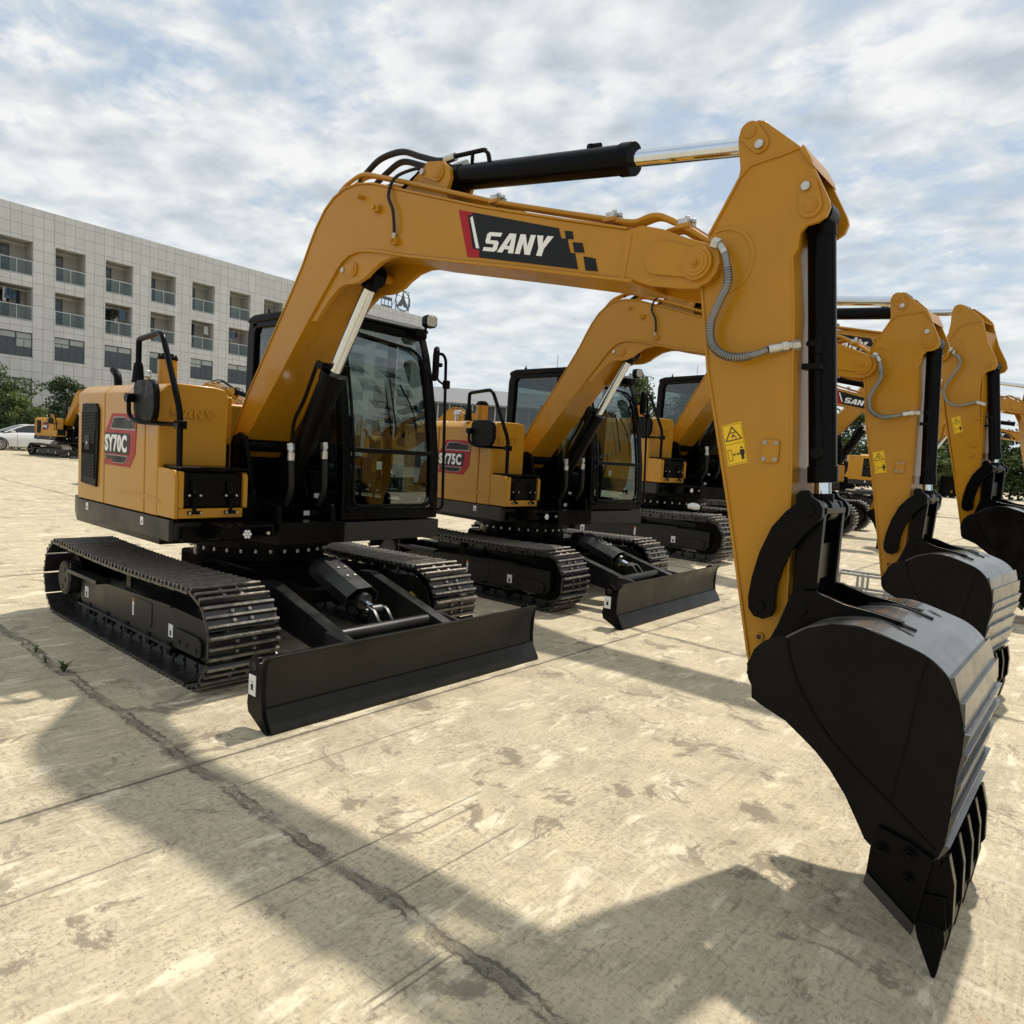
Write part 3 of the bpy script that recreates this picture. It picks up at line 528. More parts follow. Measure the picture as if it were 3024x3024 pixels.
def warning_label(root_part, O, U, V, nrm, par):
    """yellow crush-hazard label: O lower left corner, U and V its sides"""
    def quad(b, pts, h):
        A = [b.bm.verts.new(O+U*u+V*v+nrm*h) for u, v in pts]; B = [b.bm.verts.new(O+U*u+V*v+nrm*(h-.0012)) for u, v in pts]; n = len(A)
        b._f(A); b._f(B[::-1])
        for i in range(n): b._f([A[i], B[i], B[(i+1) % n], A[(i+1) % n]])
    b = MB(); quad(b, [(0, 0), (1, 0), (1, 1), (0, 1)], .0016); l = b.obj('warning_label', LY, par, smooth=False)
    b = MB(); h = .0030
    def bar(p, q, w):
        d = (q[0]-p[0], (q[1]-p[1])*1.95); L = math.hypot(*d); n = (-d[1]/L*w, d[0]/L*w/1.95); quad(b, [(p[0]-n[0], p[1]-n[1]), (q[0]-n[0], q[1]-n[1]), (q[0]+n[0], q[1]+n[1]), (p[0]+n[0], p[1]+n[1])], h)
    bar((.12, .60), (.88, .60), .022); bar((.12, .60), (.5, .92), .022); bar((.88, .60), (.5, .92), .022)
    for p, q in (((.04, .03), (.96, .03)), ((.04, .97), (.96, .97)), ((.04, .03), (.04, .97)), ((.96, .03), (.96, .97)), ((.04, .51), (.96, .51))): bar(p, q, .005)
    bar((.38, .775), (.62, .775), .02); bar((.48, .73), (.52, .69), .03); bar((.5, .70), (.42, .655), .014); bar((.52, .70), (.64, .65), .018); bar((.44, .70), (.56, .72), .014)
    for p, q in (((.12, .12), (.30, .12)), ((.12, .38), (.30, .38)), ((.12, .12), (.12, .38)), ((.30, .12), (.30, .38))): bar(p, q, .008)
    bar((.40, .25), (.60, .25), .01); quad(b, [(.34, .25), (.43, .285), (.43, .215)], h); quad(b, [(.66, .25), (.57, .285), (.57, .215)], h)
    quad(b, [(.70, .34), (.90, .34), (.92, .22), (.87, .22), (.86, .10), (.81, .10), (.80, .20), (.79, .10), (.74, .10), (.73, .22), (.68, .22)], h); quad(b, [(.80+.05*math.cos(a), .385+.026*math.sin(a)) for a in [k*math.pi/5 for k in range(10)]], h)
    b.obj('label_print', LB, l, smooth=False)
def pin(b, x, z, y, r, h=.010, s=-1):
    """pin end with raised rings on a side face"""
    b.cyl((x, y, z), (x, y+s*h, z), r, 28); b.cyl((x, y+s*h, z), (x, y+s*h*1.5, z), r*.72, 24); b.cyl((x, y+s*h*1.5, z), (x, y+s*h*1.9, z), r*.42, 18)
def cylinder(root, A, B, split, rb, rr, name, ga, gb, port=None, rod_end=None, eyeb=.04, eyer=.04, yc=YC):
    """hydraulic cylinder from pin A to pin B, barrel to fraction split"""
    A = Vector((A[0], yc, A[1])); B = Vector((B[0], yc, B[1])); d = (B-A).normalized(); L = (B-A).length; nn = Vector((-d.z, 0, d.x))
    if nn.z < 0: nn = -nn
    b = MB(); b.cyl(A+d*rb*.9, A+d*L*split, rb, 36); b.cyl(A+d*(L*split-.06), A+d*(L*split+.004), rb*1.1, 36); b.cyl(A+d*rb*.7, A+d*(rb*1.6), rb*1.06, 36); b.cyl(A+Vector((0, -.05, 0)), A+Vector((0, .05, 0)), rb*1.05, 24)
    c = b.obj(name, K_, root, bevel=.003); ART[c.name] = ('cyl', 'A', tuple(A), tuple(B), ga, gb)
    b = MB(); b.cyl(A+d*L*split, B-d*rr*1.2, rr, 28); r_ = b.obj(name+'_rod', CR, root); ART[r_.name] = ('cyl', 'B', tuple(A), tuple(B), ga, gb)
    b = MB(); b.cyl(B-d*rr*2.0, B-d*.01, rr*1.35, 24); b.cyl(B+Vector((0, -.045, 0)), B+Vector((0, .045, 0)), rr*1.6, 24); b.obj('rod_eye', K_, r_, bevel=.004)
    return c, d, nn, L
def plate_pts(): pass
UP = [(.224, 1.519), (.443, 1.853), (.972, 2.531), (1.06, 2.650), (1.13, 2.765), (1.202, 2.873), (1.29, 2.970), (1.378, 3.028), (1.484, 3.062), (1.605, 3.066), (1.756, 3.041), (2.012, 2.958), (2.625, 2.761), (3.193, 2.601), (3.528, 2.511)]
LO = [(3.555, 2.302), (2.9, 2.436), (2.13, 2.588), (1.85, 2.652), (1.74, 2.672), (1.65, 2.681), (1.564, 2.672), (1.50, 2.645), (1.44, 2.600), (1.142, 2.299), (.341, 1.436)]
TIP = [(3.60, 2.519), (3.70, 2.489), (3.78, 2.452), (3.87, 2.415), (3.925, 2.397), (3.955, 2.365), (3.965, 2.325), (3.955, 2.285), (3.925, 2.25), (3.872, 2.232), (3.80, 2.236), (3.66, 2.262)]
def boom(root, decals=True):
    P = lambda o: tag_part(o, 'b')
    b = MB(); b.prism(UP+TIP+LO+[(.324, 1.394), (.26, 1.40)], -.385, -.365); b.prism(UP+TIP+LO+[(.324, 1.394), (.26, 1.40)], -.075, -.055)
    b.prism(UP+LO+[(.30, 1.41)], -.37, -.07)
    b.strip(UP[1:], .012, -.393, -.047); b.strip([(3.575, 2.298)]+LO[1:], .016, -.397, -.043)
    b.strip([(.345, 1.44), (.30, 1.392), (.24, 1.40), (.205, 1.45), (.215, 1.52), (.443, 1.862)], .010, -.392, -.048)
    bo = P(b.obj('boom', Y2, root, bevel=.004))
    # lug plates for the boom cylinder
    lug = [(1.226, 2.292), (1.298, 2.363), (1.36, 2.415), (1.405, 2.446), (1.46, 2.478), (1.519, 2.493), (1.59, 2.490), (1.649, 2.495), (1.723, 2.517), (1.771, 2.547), (1.857, 2.585), (1.95, 2.60), (2.10, 2.592), (1.85, 2.655), (1.65, 2.683), (1.564, 2.674), (1.44, 2.60), (1.142, 2.30)]
    b = MB(); b.prism(lug, -.380, -.350); b.prism(lug, -.09, -.06); b.cyl((1.60, -.386, 2.575), (1.60, -.06, 2.575), .032, 20)
    b.prism(capsule((1.60, 2.573), (1.52, 2.578), .042, 10, .024), -.392, -.380); pin(b, 1.60, 2.573, -.392, .028, .004)
    lg = b.obj('cylinder_lug', Y2, bo, bevel=.004); b = MB(); b.cyl((1.512, -.402, 2.578), (1.512, -.39, 2.578), .017, 6); b.obj('retainer_bolt', ST, lg)
    # tip: reinforcing patch, hub and pin
    b = MB(); b.prism(capsule((3.70, 2.37), (3.872, 2.325), .068, 12, .055), -.398, -.385); b.prism(capsule((3.70, 2.37), (3.872, 2.325), .068, 12, .055), -.055, -.042)
    b.cyl((3.872, -.404, 2.325), (3.872, -.036, 2.325), .066, 32); pin(b, 3.872, 2.325, -.404, .052, .006); pin(b, 3.872, 2.325, -.404, .018, .014)
    b.prism([(3.50, 2.31), (3.532, 2.303), (3.556, 2.49), (3.522, 2.50)], -.388, -.384); b.obj('pin_hub', Y2, bo, bevel=.003)
    b = MB()
    for x, z, k in ((1.681, 2.977, 0), (1.826, 2.889, 1), (2.0, 2.68, 1)):
        if k: b.box(x-.018, x+.022, -.415, -.385, z-.022, z+.016)
        b.cyl((x-.01, -.43, z+.002), (x-.01, -.385, z+.002), .013, 12)
    b.prism([(.345, 1.565), (.36, 1.535), (.385, 1.535), (.52, 1.60), (.515, 1.61), (.385, 1.548), (.365, 1.548), (.352, 1.57)], -.387, -.384); b.split('boss', Y2, bo, bevel=.002)
    # arm cylinder lug on top
    lg2 = [(1.93, 2.975), (2.0, 3.02), (2.06, 3.075), (2.15, 3.112), (2.27, 3.09), (2.325, 3.045), (2.335, 2.99), (2.31, 2.93), (2.32, 2.86), (1.9, 2.99)]
    b = MB(); b.prism([p for p in lg2], -.315, -.29); b.prism([p for p in lg2], -.15, -.125); b.prism(capsule((2.24, 3.03), (2.13, 3.055), .045, 10, .026), -.326, -.315); pin(b, 2.24, 3.03, -.326, .03, .005); l2 = b.obj('cylinder_lug', Y2, bo, bevel=.004)
    b = MB(); b.cyl((2.125, -.340, 3.055), (2.125, -.326, 3.055), .018, 6); b.box(2.05, 2.11, -.30, -.295, 3.02, 3.10); b.obj('retainer_bolt', ST, l2)
    # hard pipes along the top with clamps
    b = MB()
    for y, dz in ((-.345, 0), (-.30, .0), (-.14, 0), (-.095, 0)):
        b.bend([(1.14, y, 2.84), (1.40, y, 3.10+dz), (1.60, y, 3.150+dz), (1.96, y, 3.035+dz), (2.70, y, 2.787), (3.16, y, 2.655), (3.50, y, 2.560), (3.545, y, 2.552), (3.64, y, 2.572), (3.78, y, 2.498), (3.90, y, 2.415)], .0125, .07, 8)
    pp = b.obj('hydraulic_pipes', Y2, bo)
    for x, z in ((2.703, 2.80), (3.414, 2.595), (3.775, 2.51)):
        b = MB(); b.box(x-.03, x+.03, -.365, -.08, z-.022, z-.004); b.obj('pipe_saddle', Y2, pp, bevel=.002)
        b = MB(); b.box(x-.022, x+.022, -.36, -.28, z-.004, z+.018); b.cyl((x, -.32, z+.018), (x, -.32, z+.036), .012, 6); b.cyl((x+.03, -.32, z+.005), (x+.03, -.32, z+.02), .012, 6); b.obj('pipe_clamp', ST, pp, bevel=.002)
    # hoses
    b = MB(); b.tube([(1.52, -.30, 3.13), (1.60, -.30, 3.18), (1.72, -.30, 3.225), (1.88, -.28, 3.235), (2.02, -.26, 3.185), (2.16, -.25, 3.135), (2.25, -.25, 3.125)], .018, 10); b.tube([(1.56, -.24, 3.10), (1.70, -.24, 3.165), (1.84, -.24, 3.20), (2.0, -.23, 3.15), (2.14, -.21, 3.10), (2.26, -.20, 3.10)], .018, 10); h1 = b.split('arm_hose', RB, bo)[0]
    b = MB(); b.cyl((2.22, -.25, 3.125), (2.30, -.25, 3.128), .022, 8); b.cyl((2.26, -.20, 3.10), (2.34, -.20, 3.10), .022, 8); b.split('hose_fitting', ST, h1)
    b = MB(); b.tube([(2.14, -.30, 3.085), (2.05, -.34, 3.08), (1.96, -.39, 3.035), (1.935, -.41, 2.94), (1.985, -.415, 2.85), (1.998, -.41, 2.76), (1.99, -.40, 2.715)], .0095, 8); h2 = b.obj('grease_hose', RB, bo); b = MB(); b.cyl((1.992, -.40, 2.725), (1.985, -.40, 2.688), .012, 8); b.obj('hose_fitting', ST, h2)
    if decals:
        y = -.3865
        def dec(pts, m_, nm, par, dy=0): b = MB(); b.prism(pts, y-.0015-dy, y-dy); return b.obj(nm, m_, par, smooth=False)
        d0 = dec([(2.490, 2.7705), (2.592, 2.741), (3.156, 2.575), (3.175, 2.526), (3.21, 2.520), (3.232, 2.455), (3.26, 2.447), (3.282, 2.374), (2.655, 2.507), (2.574, 2.522)], DK, 'boom_decal', bo)
        dec([(2.488, 2.772), (2.592, 2.741), (2.588, 2.728), (2.558, 2.735), (2.607, 2.556), (2.655, 2.543), (2.655, 2.507), (2.572, 2.520)], RD, 'decal_stripe', d0, .0003)
        dec([(2.578, 2.715), (2.594, 2.722), (2.655, 2.552), (2.632, 2.556)], WH, 'decal_flash', d0, .002)
        for pts in ([(3.192, 2.558), (3.237, 2.548), (3.246, 2.512), (3.202, 2.520)], [(3.242, 2.500), (3.297, 2.488), (3.312, 2.443), (3.256, 2.453)], [(3.308, 2.428), (3.373, 2.410), (3.392, 2.352), (3.325, 2.364)]): dec(pts, DK, 'decal_square', d0, .0003)
        b = MB(); letters(b, Vector((2.680, y-.0022, 2.537)), Vector((.418, 0, -.0835)), Vector((.030, 0, .088)), Vector((0, -.0012, 0))); b.obj('decal_lettering', WH, d0, smooth=False)
    # boom cylinder with supply lines
    c, d, nn, L = cylinder(root, (.60, 1.02), (1.60, 2.573), .62, .078, .043, 'boom_cylinder', 'u', 'b')
    b = MB()
    for y in (-.315, -.125): b.bend([(1.215, y, 2.03), (1.17, y, 2.05), (1.03, y, 1.80), (.945, y-.02, 1.66), (.925, y-.02, 1.50)], .0135, .05, 8)
    b.box(1.17, 1.24, -.33, -.11, 2.0, 2.04); b.split('cylinder_pipe', K_, c, bevel=.002)
    for y, zt in ((-.34, 1.50), (-.075, 1.52)):
        b = MB(); b.tube([(.935, y, zt-.10), (.945, y, 1.30), (.93, y+.01, 1.18), (.86, y+.02, 1.07)], .021, 12); hh = P(b.obj('boom_hose', RB, root)); ART[hh.name] = 'u'
        b = MB(); b.cyl((.925, y, zt), (.932, y, zt-.045), .026, 8); b.cyl((.932, y, zt-.045), (.935, y, zt-.06), .018, 8); b.cyl((.935, y, zt-.06), (.935, y, zt-.115), .024, 14); b.obj('hose_fitting', ST, hh)
    return bo
STK = [(3.889, 2.436), (3.975, 2.60), (3.993, 2.64), (3.998, 2.68), (3.991, 2.724), (3.980, 2.784), (3.981, 2.81), (3.997, 2.832), (4.027, 2.849), (4.057, 2.851), (4.085, 2.84), (4.103, 2.822), (4.16, 2.773), (4.238, 2.704), (4.255, 2.681), (4.303, 2.588), (4.345, 2.506), (4.352, 2.480), (4.341, 2.448), (4.313, 2.431), (4.274, 2.425), (4.253, 2.402), (4.251, 2.347), (4.236, 2.321), (4.262, 2.10), (4.276, 1.889), (4.306, 1.538), (4.325, 1.243), (4.336, 1.05), (4.335, .80), (4.31, .735), (4.26, .715), (4.215, .73), (4.199, .79), (4.065, 1.367), (3.93, 1.898), (3.87, 2.25), (3.86, 2.33)]
STK3 = [(3.80, 2.50), (3.859, 2.655), (3.885, 2.72), (3.895, 2.80), (3.895, 2.92), (3.915, 2.98), (3.960, 2.992), (4.004, 2.976), (4.10, 2.90), (4.181, 2.819), (4.215, 2.71), (4.26, 2.58), (4.339, 2.427), (4.355, 2.365), (4.335, 2.328), (4.264, 2.305), (4.235, 2.25), (4.235, 2.1), (4.262, 1.889), (4.300, 1.538), (4.325, 1.243), (4.336, 1.05), (4.335, .80), (4.31, .735), (4.26, .715), (4.215, .73), (4.199, .79), (4.075, 1.40), (3.965, 1.86), (3.87, 2.26), (3.79, 2.42)]
EYE, BEY, LKU, LKL, HPB, BKP = (4.028, 2.811), (4.284, 2.491), (4.392, 1.385), (4.250, 1.005), (4.395, 1.025), (4.262, .765)
def stick(root, big=False):
    P = lambda o: tag_part(o, 's'); prof = STK3 if big else STK
    eye = (3.952, 2.935) if big else EYE; bey = (4.277, 2.37) if big else BEY
    b = MB(); b.prism(prof, -.345, -.325); b.prism(prof, -.115, -.095)
    core = [p for p in prof if p[1] < (2.72 if not big else 2.75)]; 
    inn = [(3.90, 2.43), (3.99, 2.60), (4.045, 2.68), (4.12, 2.688), (4.225, 2.70), (4.235, 2.321), (4.262, 2.10), (4.276, 1.889), (4.306, 1.538), (4.325, 1.243), (4.333, 1.05), (4.333, .80), (4.31, .74), (4.26, .72), (4.215, .735), (4.201, .79), (4.067, 1.367), (3.932, 1.898), (3.872, 2.25), (3.865, 2.33)]
    b.prism(inn, -.33, -.11)
    b.strip([(4.222, .78), (4.085, 1.367), (3.95, 1.898), (3.885, 2.30)] if 0 else [(4.200, .79), (4.066, 1.367), (3.931, 1.898), (3.872, 2.24)][::-1], .012, -.352, -.088)
    b.strip([(4.335, 1.05), (4.325, 1.243), (4.306, 1.538), (4.277, 1.889), (4.263, 2.10), (4.238, 2.315)][::-1], -.008, -.350, -.090)
    rid = [(3.895, 2.44), (3.985, 2.605), (4.006, 2.645), (4.045, 2.681), (4.10, 2.688), (4.16, 2.694), (4.228, 2.706)] if not big else [(3.81, 2.50), (3.93, 2.68), (3.99, 2.76), (4.06, 2.79), (4.19, 2.79)]
    b.strip(rid, .010, -.353, -.087); 
    if not big: b.prism([(4.226, 2.700), (4.275, 2.635), (4.285, 2.628), (4.275, 2.656), (4.24, 2.716)], -.36, -.08)
    st = P(b.obj('stick', Y2, root, bevel=.003))
    b = MB()
    if not big:
        b.prism(capsule((4.028, 2.811), (4.072, 2.757), .040, 10, .034), -.354, -.345); b.prism(capsule((4.284, 2.491), (4.268, 2.560), .042, 10, .034), -.354, -.345)
        pin(b, *EYE, -.354, .026, .004); pin(b, *BEY, -.354, .026, .004)
    else: pin(b, *eye, -.345, .032, .006); pin(b, *bey, -.345, .032, .006)
    b.split('pin_retainer', Y2, st, bevel=.003)
    b = MB()
    for x, z in (((4.073, 2.752), (4.263, 2.561)) if not big else ()): b.cyl((x, -.354, z), (x, -.368, z), .017, 10)
    if not big: b.split('retainer_bolt', ST, st, bevel=.003)
    else: b.bm.free()
    # hub ring round the boom pin
    b = MB(); hx, hz = (-.027, .197) if big else (0, 0); b.prism(circ((3.955+hx, 2.335+hz), .135, 16, -75, 110)+circ((3.955+hx, 2.335+hz), .118, 16, -75, 110)[::-1], -.349, -.345); b.cyl((3.872+hx, -.36, 2.325+hz), (3.872+hx, -.08, 2.325+hz), .085, 28); b.obj('hub_ring', Y2, st, bevel=.002)
    if big:
        for x, z in ((4.215, 1.60), (4.205, 1.50), (4.225, 1.86)): b = MB(); b.prism(capsule((x, z), (x+.035, z+.004), .011, 8), -.362, -.345); b.obj('boss', Y2, st, bevel=.002)
    if not big: b = MB(); b.prism([(4.187, 1.56), (4.187, 1.632), (4.193, 1.638), (4.245, 1.638), (4.252, 1.632), (4.252, 1.556), (4.245, 1.55), (4.193, 1.55)], -.355, -.345); cv = b.obj('cover_plate', Y2, st, bevel=.003)
    if not big: b = MB(); [b.cyl((x, -.355, z), (x, -.3585, z), .0085, 12) for x in (4.198, 4.241) for z in (1.563, 1.626)]; b.split('cover_bolt', SV, cv)
    b = MB(); b.cyl((4.243, -.356, .878), (4.243, -.345, .878), .017, 18); g_ = b.obj('grease_boss', Y2, st, bevel=.002); b = MB(); b.cyl((4.243, -.3572, .878), (4.243, -.356, .878), .010, 12); b.obj('boss_hole', LB, g_)
    warning_label(root, Vector((4.054-(.012 if big else 0), -.3455, 1.525+(.185 if big else 0))), Vector((.082, 0, .022)), Vector((-.042, 0, .159)), Vector((0, -1, 0)), st)
    # spring guarded hose looping over the stick side
    if not big:
        hp = [(3.99, -.40, 2.35), (4.008, -.405, 2.29), (4.014, -.405, 2.225), (3.984, -.40, 2.159), (3.956, -.40, 2.08), (3.968, -.40, 2.005), (4.012, -.40, 1.962), (4.075, -.40, 1.945), (4.14, -.39, 1.955), (4.19, -.385, 1.972)]
    else:
        hp = [(3.97, -.38, 2.50), (4.03, -.39, 2.46), (4.045, -.39, 2.39), (4.0, -.39, 2.30), (3.945, -.39, 2.21), (3.925, -.39, 2.12), (3.965, -.39, 2.03), (4.06, -.39, 1.985), (4.16, -.38, 2.0), (4.22, -.37, 2.02)]
    b = MB(); b.tube(hp, .0135, 10); hs = b.obj('bucket_hose', SP, st)
    if not big:
        b = MB(); C_ = [Vector(p) for p in hp]; path = []
        for i in range(1, len(C_)-2):
            for k in range(8):
                t = k/8; p0, p1, p2, p3 = C_[i-1], C_[i], C_[i+1], C_[i+2]; path.append(.5*((2*p1)+(p2-p0)*t+(2*p0-5*p1+4*p2-p3)*t*t+(3*p1-p0-3*p2+p3)*t**3))
        tot = sum((q-p).length for p, q in zip(path, path[1:])); n = int(tot/.0095); acc = 0; j = 0
        for i in range(n):
            s_ = tot*i/n
            while j < len(path)-2 and acc+(path[j+1]-path[j]).length < s_: acc += (path[j+1]-path[j]).length; j += 1
            d = (path[j+1]-path[j]); p = path[j]+d*((s_-acc)/d.length); d.normalize(); b.cyl(p-d*.0024, p+d*.0024, .0178, 12)
        b.obj('spring_guard', SP, hs)
    b = MB(); p, q = Vector(hp[-1]), Vector((4.285, -.33, 1.995)); d = (q-p).normalized(); b.cyl(p, p+d*.05, .018, 14); b.cyl(p+d*.05, p+d*.07, .021, 8); b.cyl(p+d*.07, p+d*.085, .015, 8); b.cyl(p+d*.085, q, .020, 6)
    b.tube([hp[0], (3.975, hp[0][1], hp[0][2]+.025), (3.955, hp[0][1]+.01, hp[0][2]+.04)], .014, 10, smooth=False); b.cyl((3.965, -.395, hp[0][2]+.034), (3.935, -.39, hp[0][2]+.048), .022, 6); b.split('hose_fitting', ST, hs)
    # cylinders
    c1, d1, n1_, L1 = cylinder(root, (2.24, 3.03), eye, .665, .066, .037, 'arm_cylinder', 'b', 's')
    b = MB(); A = Vector((2.24, YC, 3.03)); b.bend([A+Vector((.06, -.03, .10)), A+Vector((.30, -.03, .085)), A+Vector((.325, -.03, -.005))], .0125, .04, 8); b.cyl(A+Vector((.19, -.03, .09)), A+Vector((.19, -.03, .0)), .010, 8); b.cyl(A+Vector((.08, .02, .075)), A+Vector((.08, .02, .02)), .02, 10); q_ = A+d1*.95; b.cyl(q_+n1_*.06, q_+n1_*.085, .02, 10); b.cyl(q_+n1_*.075-d1*.02, q_+n1_*.075+d1*.05, .016, 8); b.split('cylinder_pipe', K_, c1)
    c2, d2, n2_, L2 = cylinder(root, bey, LKU, .905, .0505, .030, 'bucket_cylinder', 's', 's')
    b = MB(); A = Vector((bey[0], YC, bey[1])); o_ = Vector((0, -.062, 0)); b.bend([A+d2*.495+o_+Vector((-.02, -.04, 0)), A+d2*.495+o_, A+d2*.90+o_*.95], .0115, .02, 8); b.cyl(A+d2*.47+o_, A+d2*.53+o_, .019, 8); b.cyl(A+d2*.80+o_, A+d2*.90+o_, .016, 8); b.box(A.x+d2.x*.58-.05, A.x+d2.x*.58+.02, YC-.088, YC-.045, A.z+d2.z*.58-.008, A.z+d2.z*.58+.014); b.cyl(A+d2*.9+o_*.8, A+d2*.9+o_*1.35, .022, 10); b.split('cylinder_pipe', KM, c2, bevel=.002)
    # links
    lk = [(4.297, .975), (4.265, .957), (4.228, .962), (4.205, .990), (4.200, 1.034), (4.207, 1.108), (4.228, 1.209), (4.266, 1.31), (4.313, 1.374), (4.348, 1.407), (4.343, 1.436), (4.357, 1.453), (4.379, 1.458), (4.393, 1.449), (4.402, 1.434), (4.428, 1.420), (4.443, 1.396), (4.443, 1.364), (4.423, 1.337), (4.383, 1.289), (4.344, 1.225), (4.321, 1.163), (4.306, 1.094), (4.303, 1.046), (4.306, 1.005)]
    for y0, y1 in ((-.395, -.368), (-.072, -.045)):
        b = MB(); b.prism(lk, y0, y1); s = -1 if y0 < -.2 else 1; ye = y0 if s < 0 else y1
        b.cyl((LKU[0], ye, LKU[1]), (LKU[0], ye+s*.007, LKU[1]), .026, 22); b.cyl((LKL[0], ye, LKL[1]), (LKL[0], ye+s*.008, LKL[1]), .020, 20); P(b.obj('side_link', K_, root, bevel=.004))
    b = MB(); b.cyl((LKU[0], -.37, LKU[1]), (LKU[0], -.07, LKU[1]), .036, 24); b.cyl((LKL[0], -.37, LKL[1]), (LKL[0], -.07, LKL[1]), .026, 18); [P(o) for o in b.split('link_pin', ST, root, bevel=.003)]
    b = MB()
    for y in (-.335, -.105): b.prism([(LKU[0]-.045, LKU[1]), (LKU[0]-.03, LKU[1]+.035), (LKU[0]+.03, LKU[1]+.035), (LKU[0]+.045, LKU[1]), (HPB[0]+.04, HPB[1]+.02), (HPB[0]+.03, HPB[1]-.03), (HPB[0]-.03, HPB[1]-.03), (HPB[0]-.045, HPB[1]+.02)], y-.018, y+.018)
    b.box(LKU[0]-.03, LKU[0]+.02, -.32, -.12, 1.12, 1.26); b.box(LKU[0]+.0, LKU[0]+.05, -.34, -.10, LKU[1]-.012, LKU[1]+.012); P(b.obj('h_link', K_, root, bevel=.005))
    return st
def bucket(root):
    P = lambda o: tag_part(o, 's')
    # wrapper: curved shell from the ears round the back to the lip, stepped ribs at the heel
    sh = [(4.42, .955), (4.49, 1.005), (4.569, 1.031), (4.661, 1.040), (4.773, 1.013), (4.853, .985), (4.911, .935), (4.951, .85), (4.967, .765), (4.962, .686), (4.955, .586), (4.954, .487), (4.943, .403), (4.921, .360)]
    w0, w1 = -.60, .16
    dense = []
    for i in range(len(sh)-1):
        p0 = sh[max(i-1, 0)]; p1 = sh[i]; p2 = sh[i+1]; p3 = sh[min(i+2, len(sh)-1)]
        for k in range(5):
            t = k/5; dense.append(tuple(.5*((2*p1[a])+(p2[a]-p0[a])*t+(2*p0[a]-5*p1[a]+4*p2[a]-p3[a])*t*t+(3*p1[a]-p0[a]-3*p2[a]+p3[a])*t**3) for a in (0, 1)))
    dense.append(sh[-1])
    b = MB(); b.strip(dense, -.014, w0+.006, w1-.006); bk = P(b.obj('bucket', KW, root, bevel=.001, ang=50))
    side = [(4.227, .72), (4.235, .69), (4.262, .675)][:0] + [(4.326, .715), (4.321, .765), (4.300, .80), (4.306, .848), (4.32, .89), (4.351, .926), (4.39, .948), (4.429, .954), (4.49, 1.000)]+sh[2:]+[(4.923, .34), (4.885, .30), (4.754, .343), (4.73, .36), (4.71, .396), (4.66, .48), (4.605, .549), (4.555, .595), (4.509, .627), (4.449, .667), (4.373, .694)]
    for y0, y1 in ((w0, w0+.018), (w1-.018, w1)):
        b = MB(); b.prism(side, y0, y1); sp_ = b.obj('side_plate', KB, bk, bevel=.002)
        s = -1 if y0 < -.3 else 1; ye = y0 if s < 0 else y1
        b = MB(); b.strip([(4.429, .951), (4.435, .91), (4.447, .874), (4.468, .82), (4.495, .776), (4.54, .71), (4.596, .647), (4.694, .566), (4.793, .498), (4.924, .402)], .008, *sorted((ye+s*.004, ye)))
        b.strip([(4.851, .978), (4.839, .929), (4.822, .752), (4.792, .508)], .005, *sorted((ye+s*.003, ye))); b.obj('weld_seam', K_, sp_)
    # stepped wear ribs across the back
    b = MB()
    def on(i): return dense[int(i)]
    idx = [30, 34, 39, 43, 48, 53, 58]
    for a in idx:
        p, q = Vector((*dense[a], 0)), Vector((*dense[min(a+4, len(dense)-1)], 0)); d = (q-p).normalized(); n = Vector((-d.y, d.x, 0)); n = n if n.x > 0 else -n
        pr = [p, p+n*.016, q+n*.003, q]; b.prism([(v.x, v.y) for v in pr], w0-.004, w1+.004)
    b.split('wear_rib', KW, bk, bevel=.002, smooth=False)
    b = MB(); b.tube([(x, -.365, z+.003) for x, z in dense[9:21]]+[(4.722, -.375, 1.030), (4.724, -.335, 1.030)], .0055, 6, smooth=False); b.tube([(x, -.075, z+.003) for x, z in dense[9:21]]+[(4.722, -.078, 1.030), (4.724, -.038, 1.030)], .0055, 6, smooth=False)
    b.split('weld_bead', KT, bk)
    for yy in (-.43, .045):
        b = MB(); c = Vector((4.756, yy, 1.0195)); ring = [b.bm.verts.new(c+Vector((.030*math.cos(a)*.9, .012*math.sin(a)-.010*math.cos(a), -.030*math.cos(a)*.26+.0012))) for a in [k*math.pi/9 for k in range(18)]]; b._f(ring); b.obj('drain_slot', LB, bk, smooth=False)
    # ears
    ear = [(4.227, .72), (4.245, .69), (4.275, .682), (4.32, .70), (4.50, .80), (4.60, .98), (4.74, 1.040), (4.645, 1.056), (4.548, 1.066), (4.49, 1.082), (4.445, 1.095), (4.393, 1.091), (4.358, 1.068), (4.340, 1.010), (4.321, .948), (4.300, .896), (4.24, .82), (4.218, .775)]
    for y0, y1 in ((-.392, -.366), (-.074, -.048)):
        b = MB(); b.prism(ear, y0, y1); b.cyl((HPB[0], y0-.004, HPB[1]), (HPB[0], y1+.004, HPB[1]), .032, 24); b.cyl((BKP[0], y0-.006, BKP[1]), (BKP[0], y1+.006, BKP[1]), .040, 24); b.obj('bucket_ear', K_, bk, bevel=.004)
    b = MB(); b.cyl((BKP[0], -.392, BKP[1]), (BKP[0], -.048, BKP[1]), .034, 20); b.cyl((HPB[0], -.39, HPB[1]), (HPB[0], -.05, HPB[1]), .026, 20); b.prism([(4.30, .74), (4.36, .72), (4.46, .90), (4.50, .99), (4.44, .97), (4.36, .93)], -.36, -.08); b.split('bucket_pin', KM, bk, bevel=.003)
    # lip, teeth, side cutters
    b = MB(); b.prism([(4.885, .39), (4.945, .40), (4.935, .26), (4.915, .22), (4.90, .24)], w0+.01, w1-.01); b.obj('bucket_lip', K_, bk, bevel=.003)
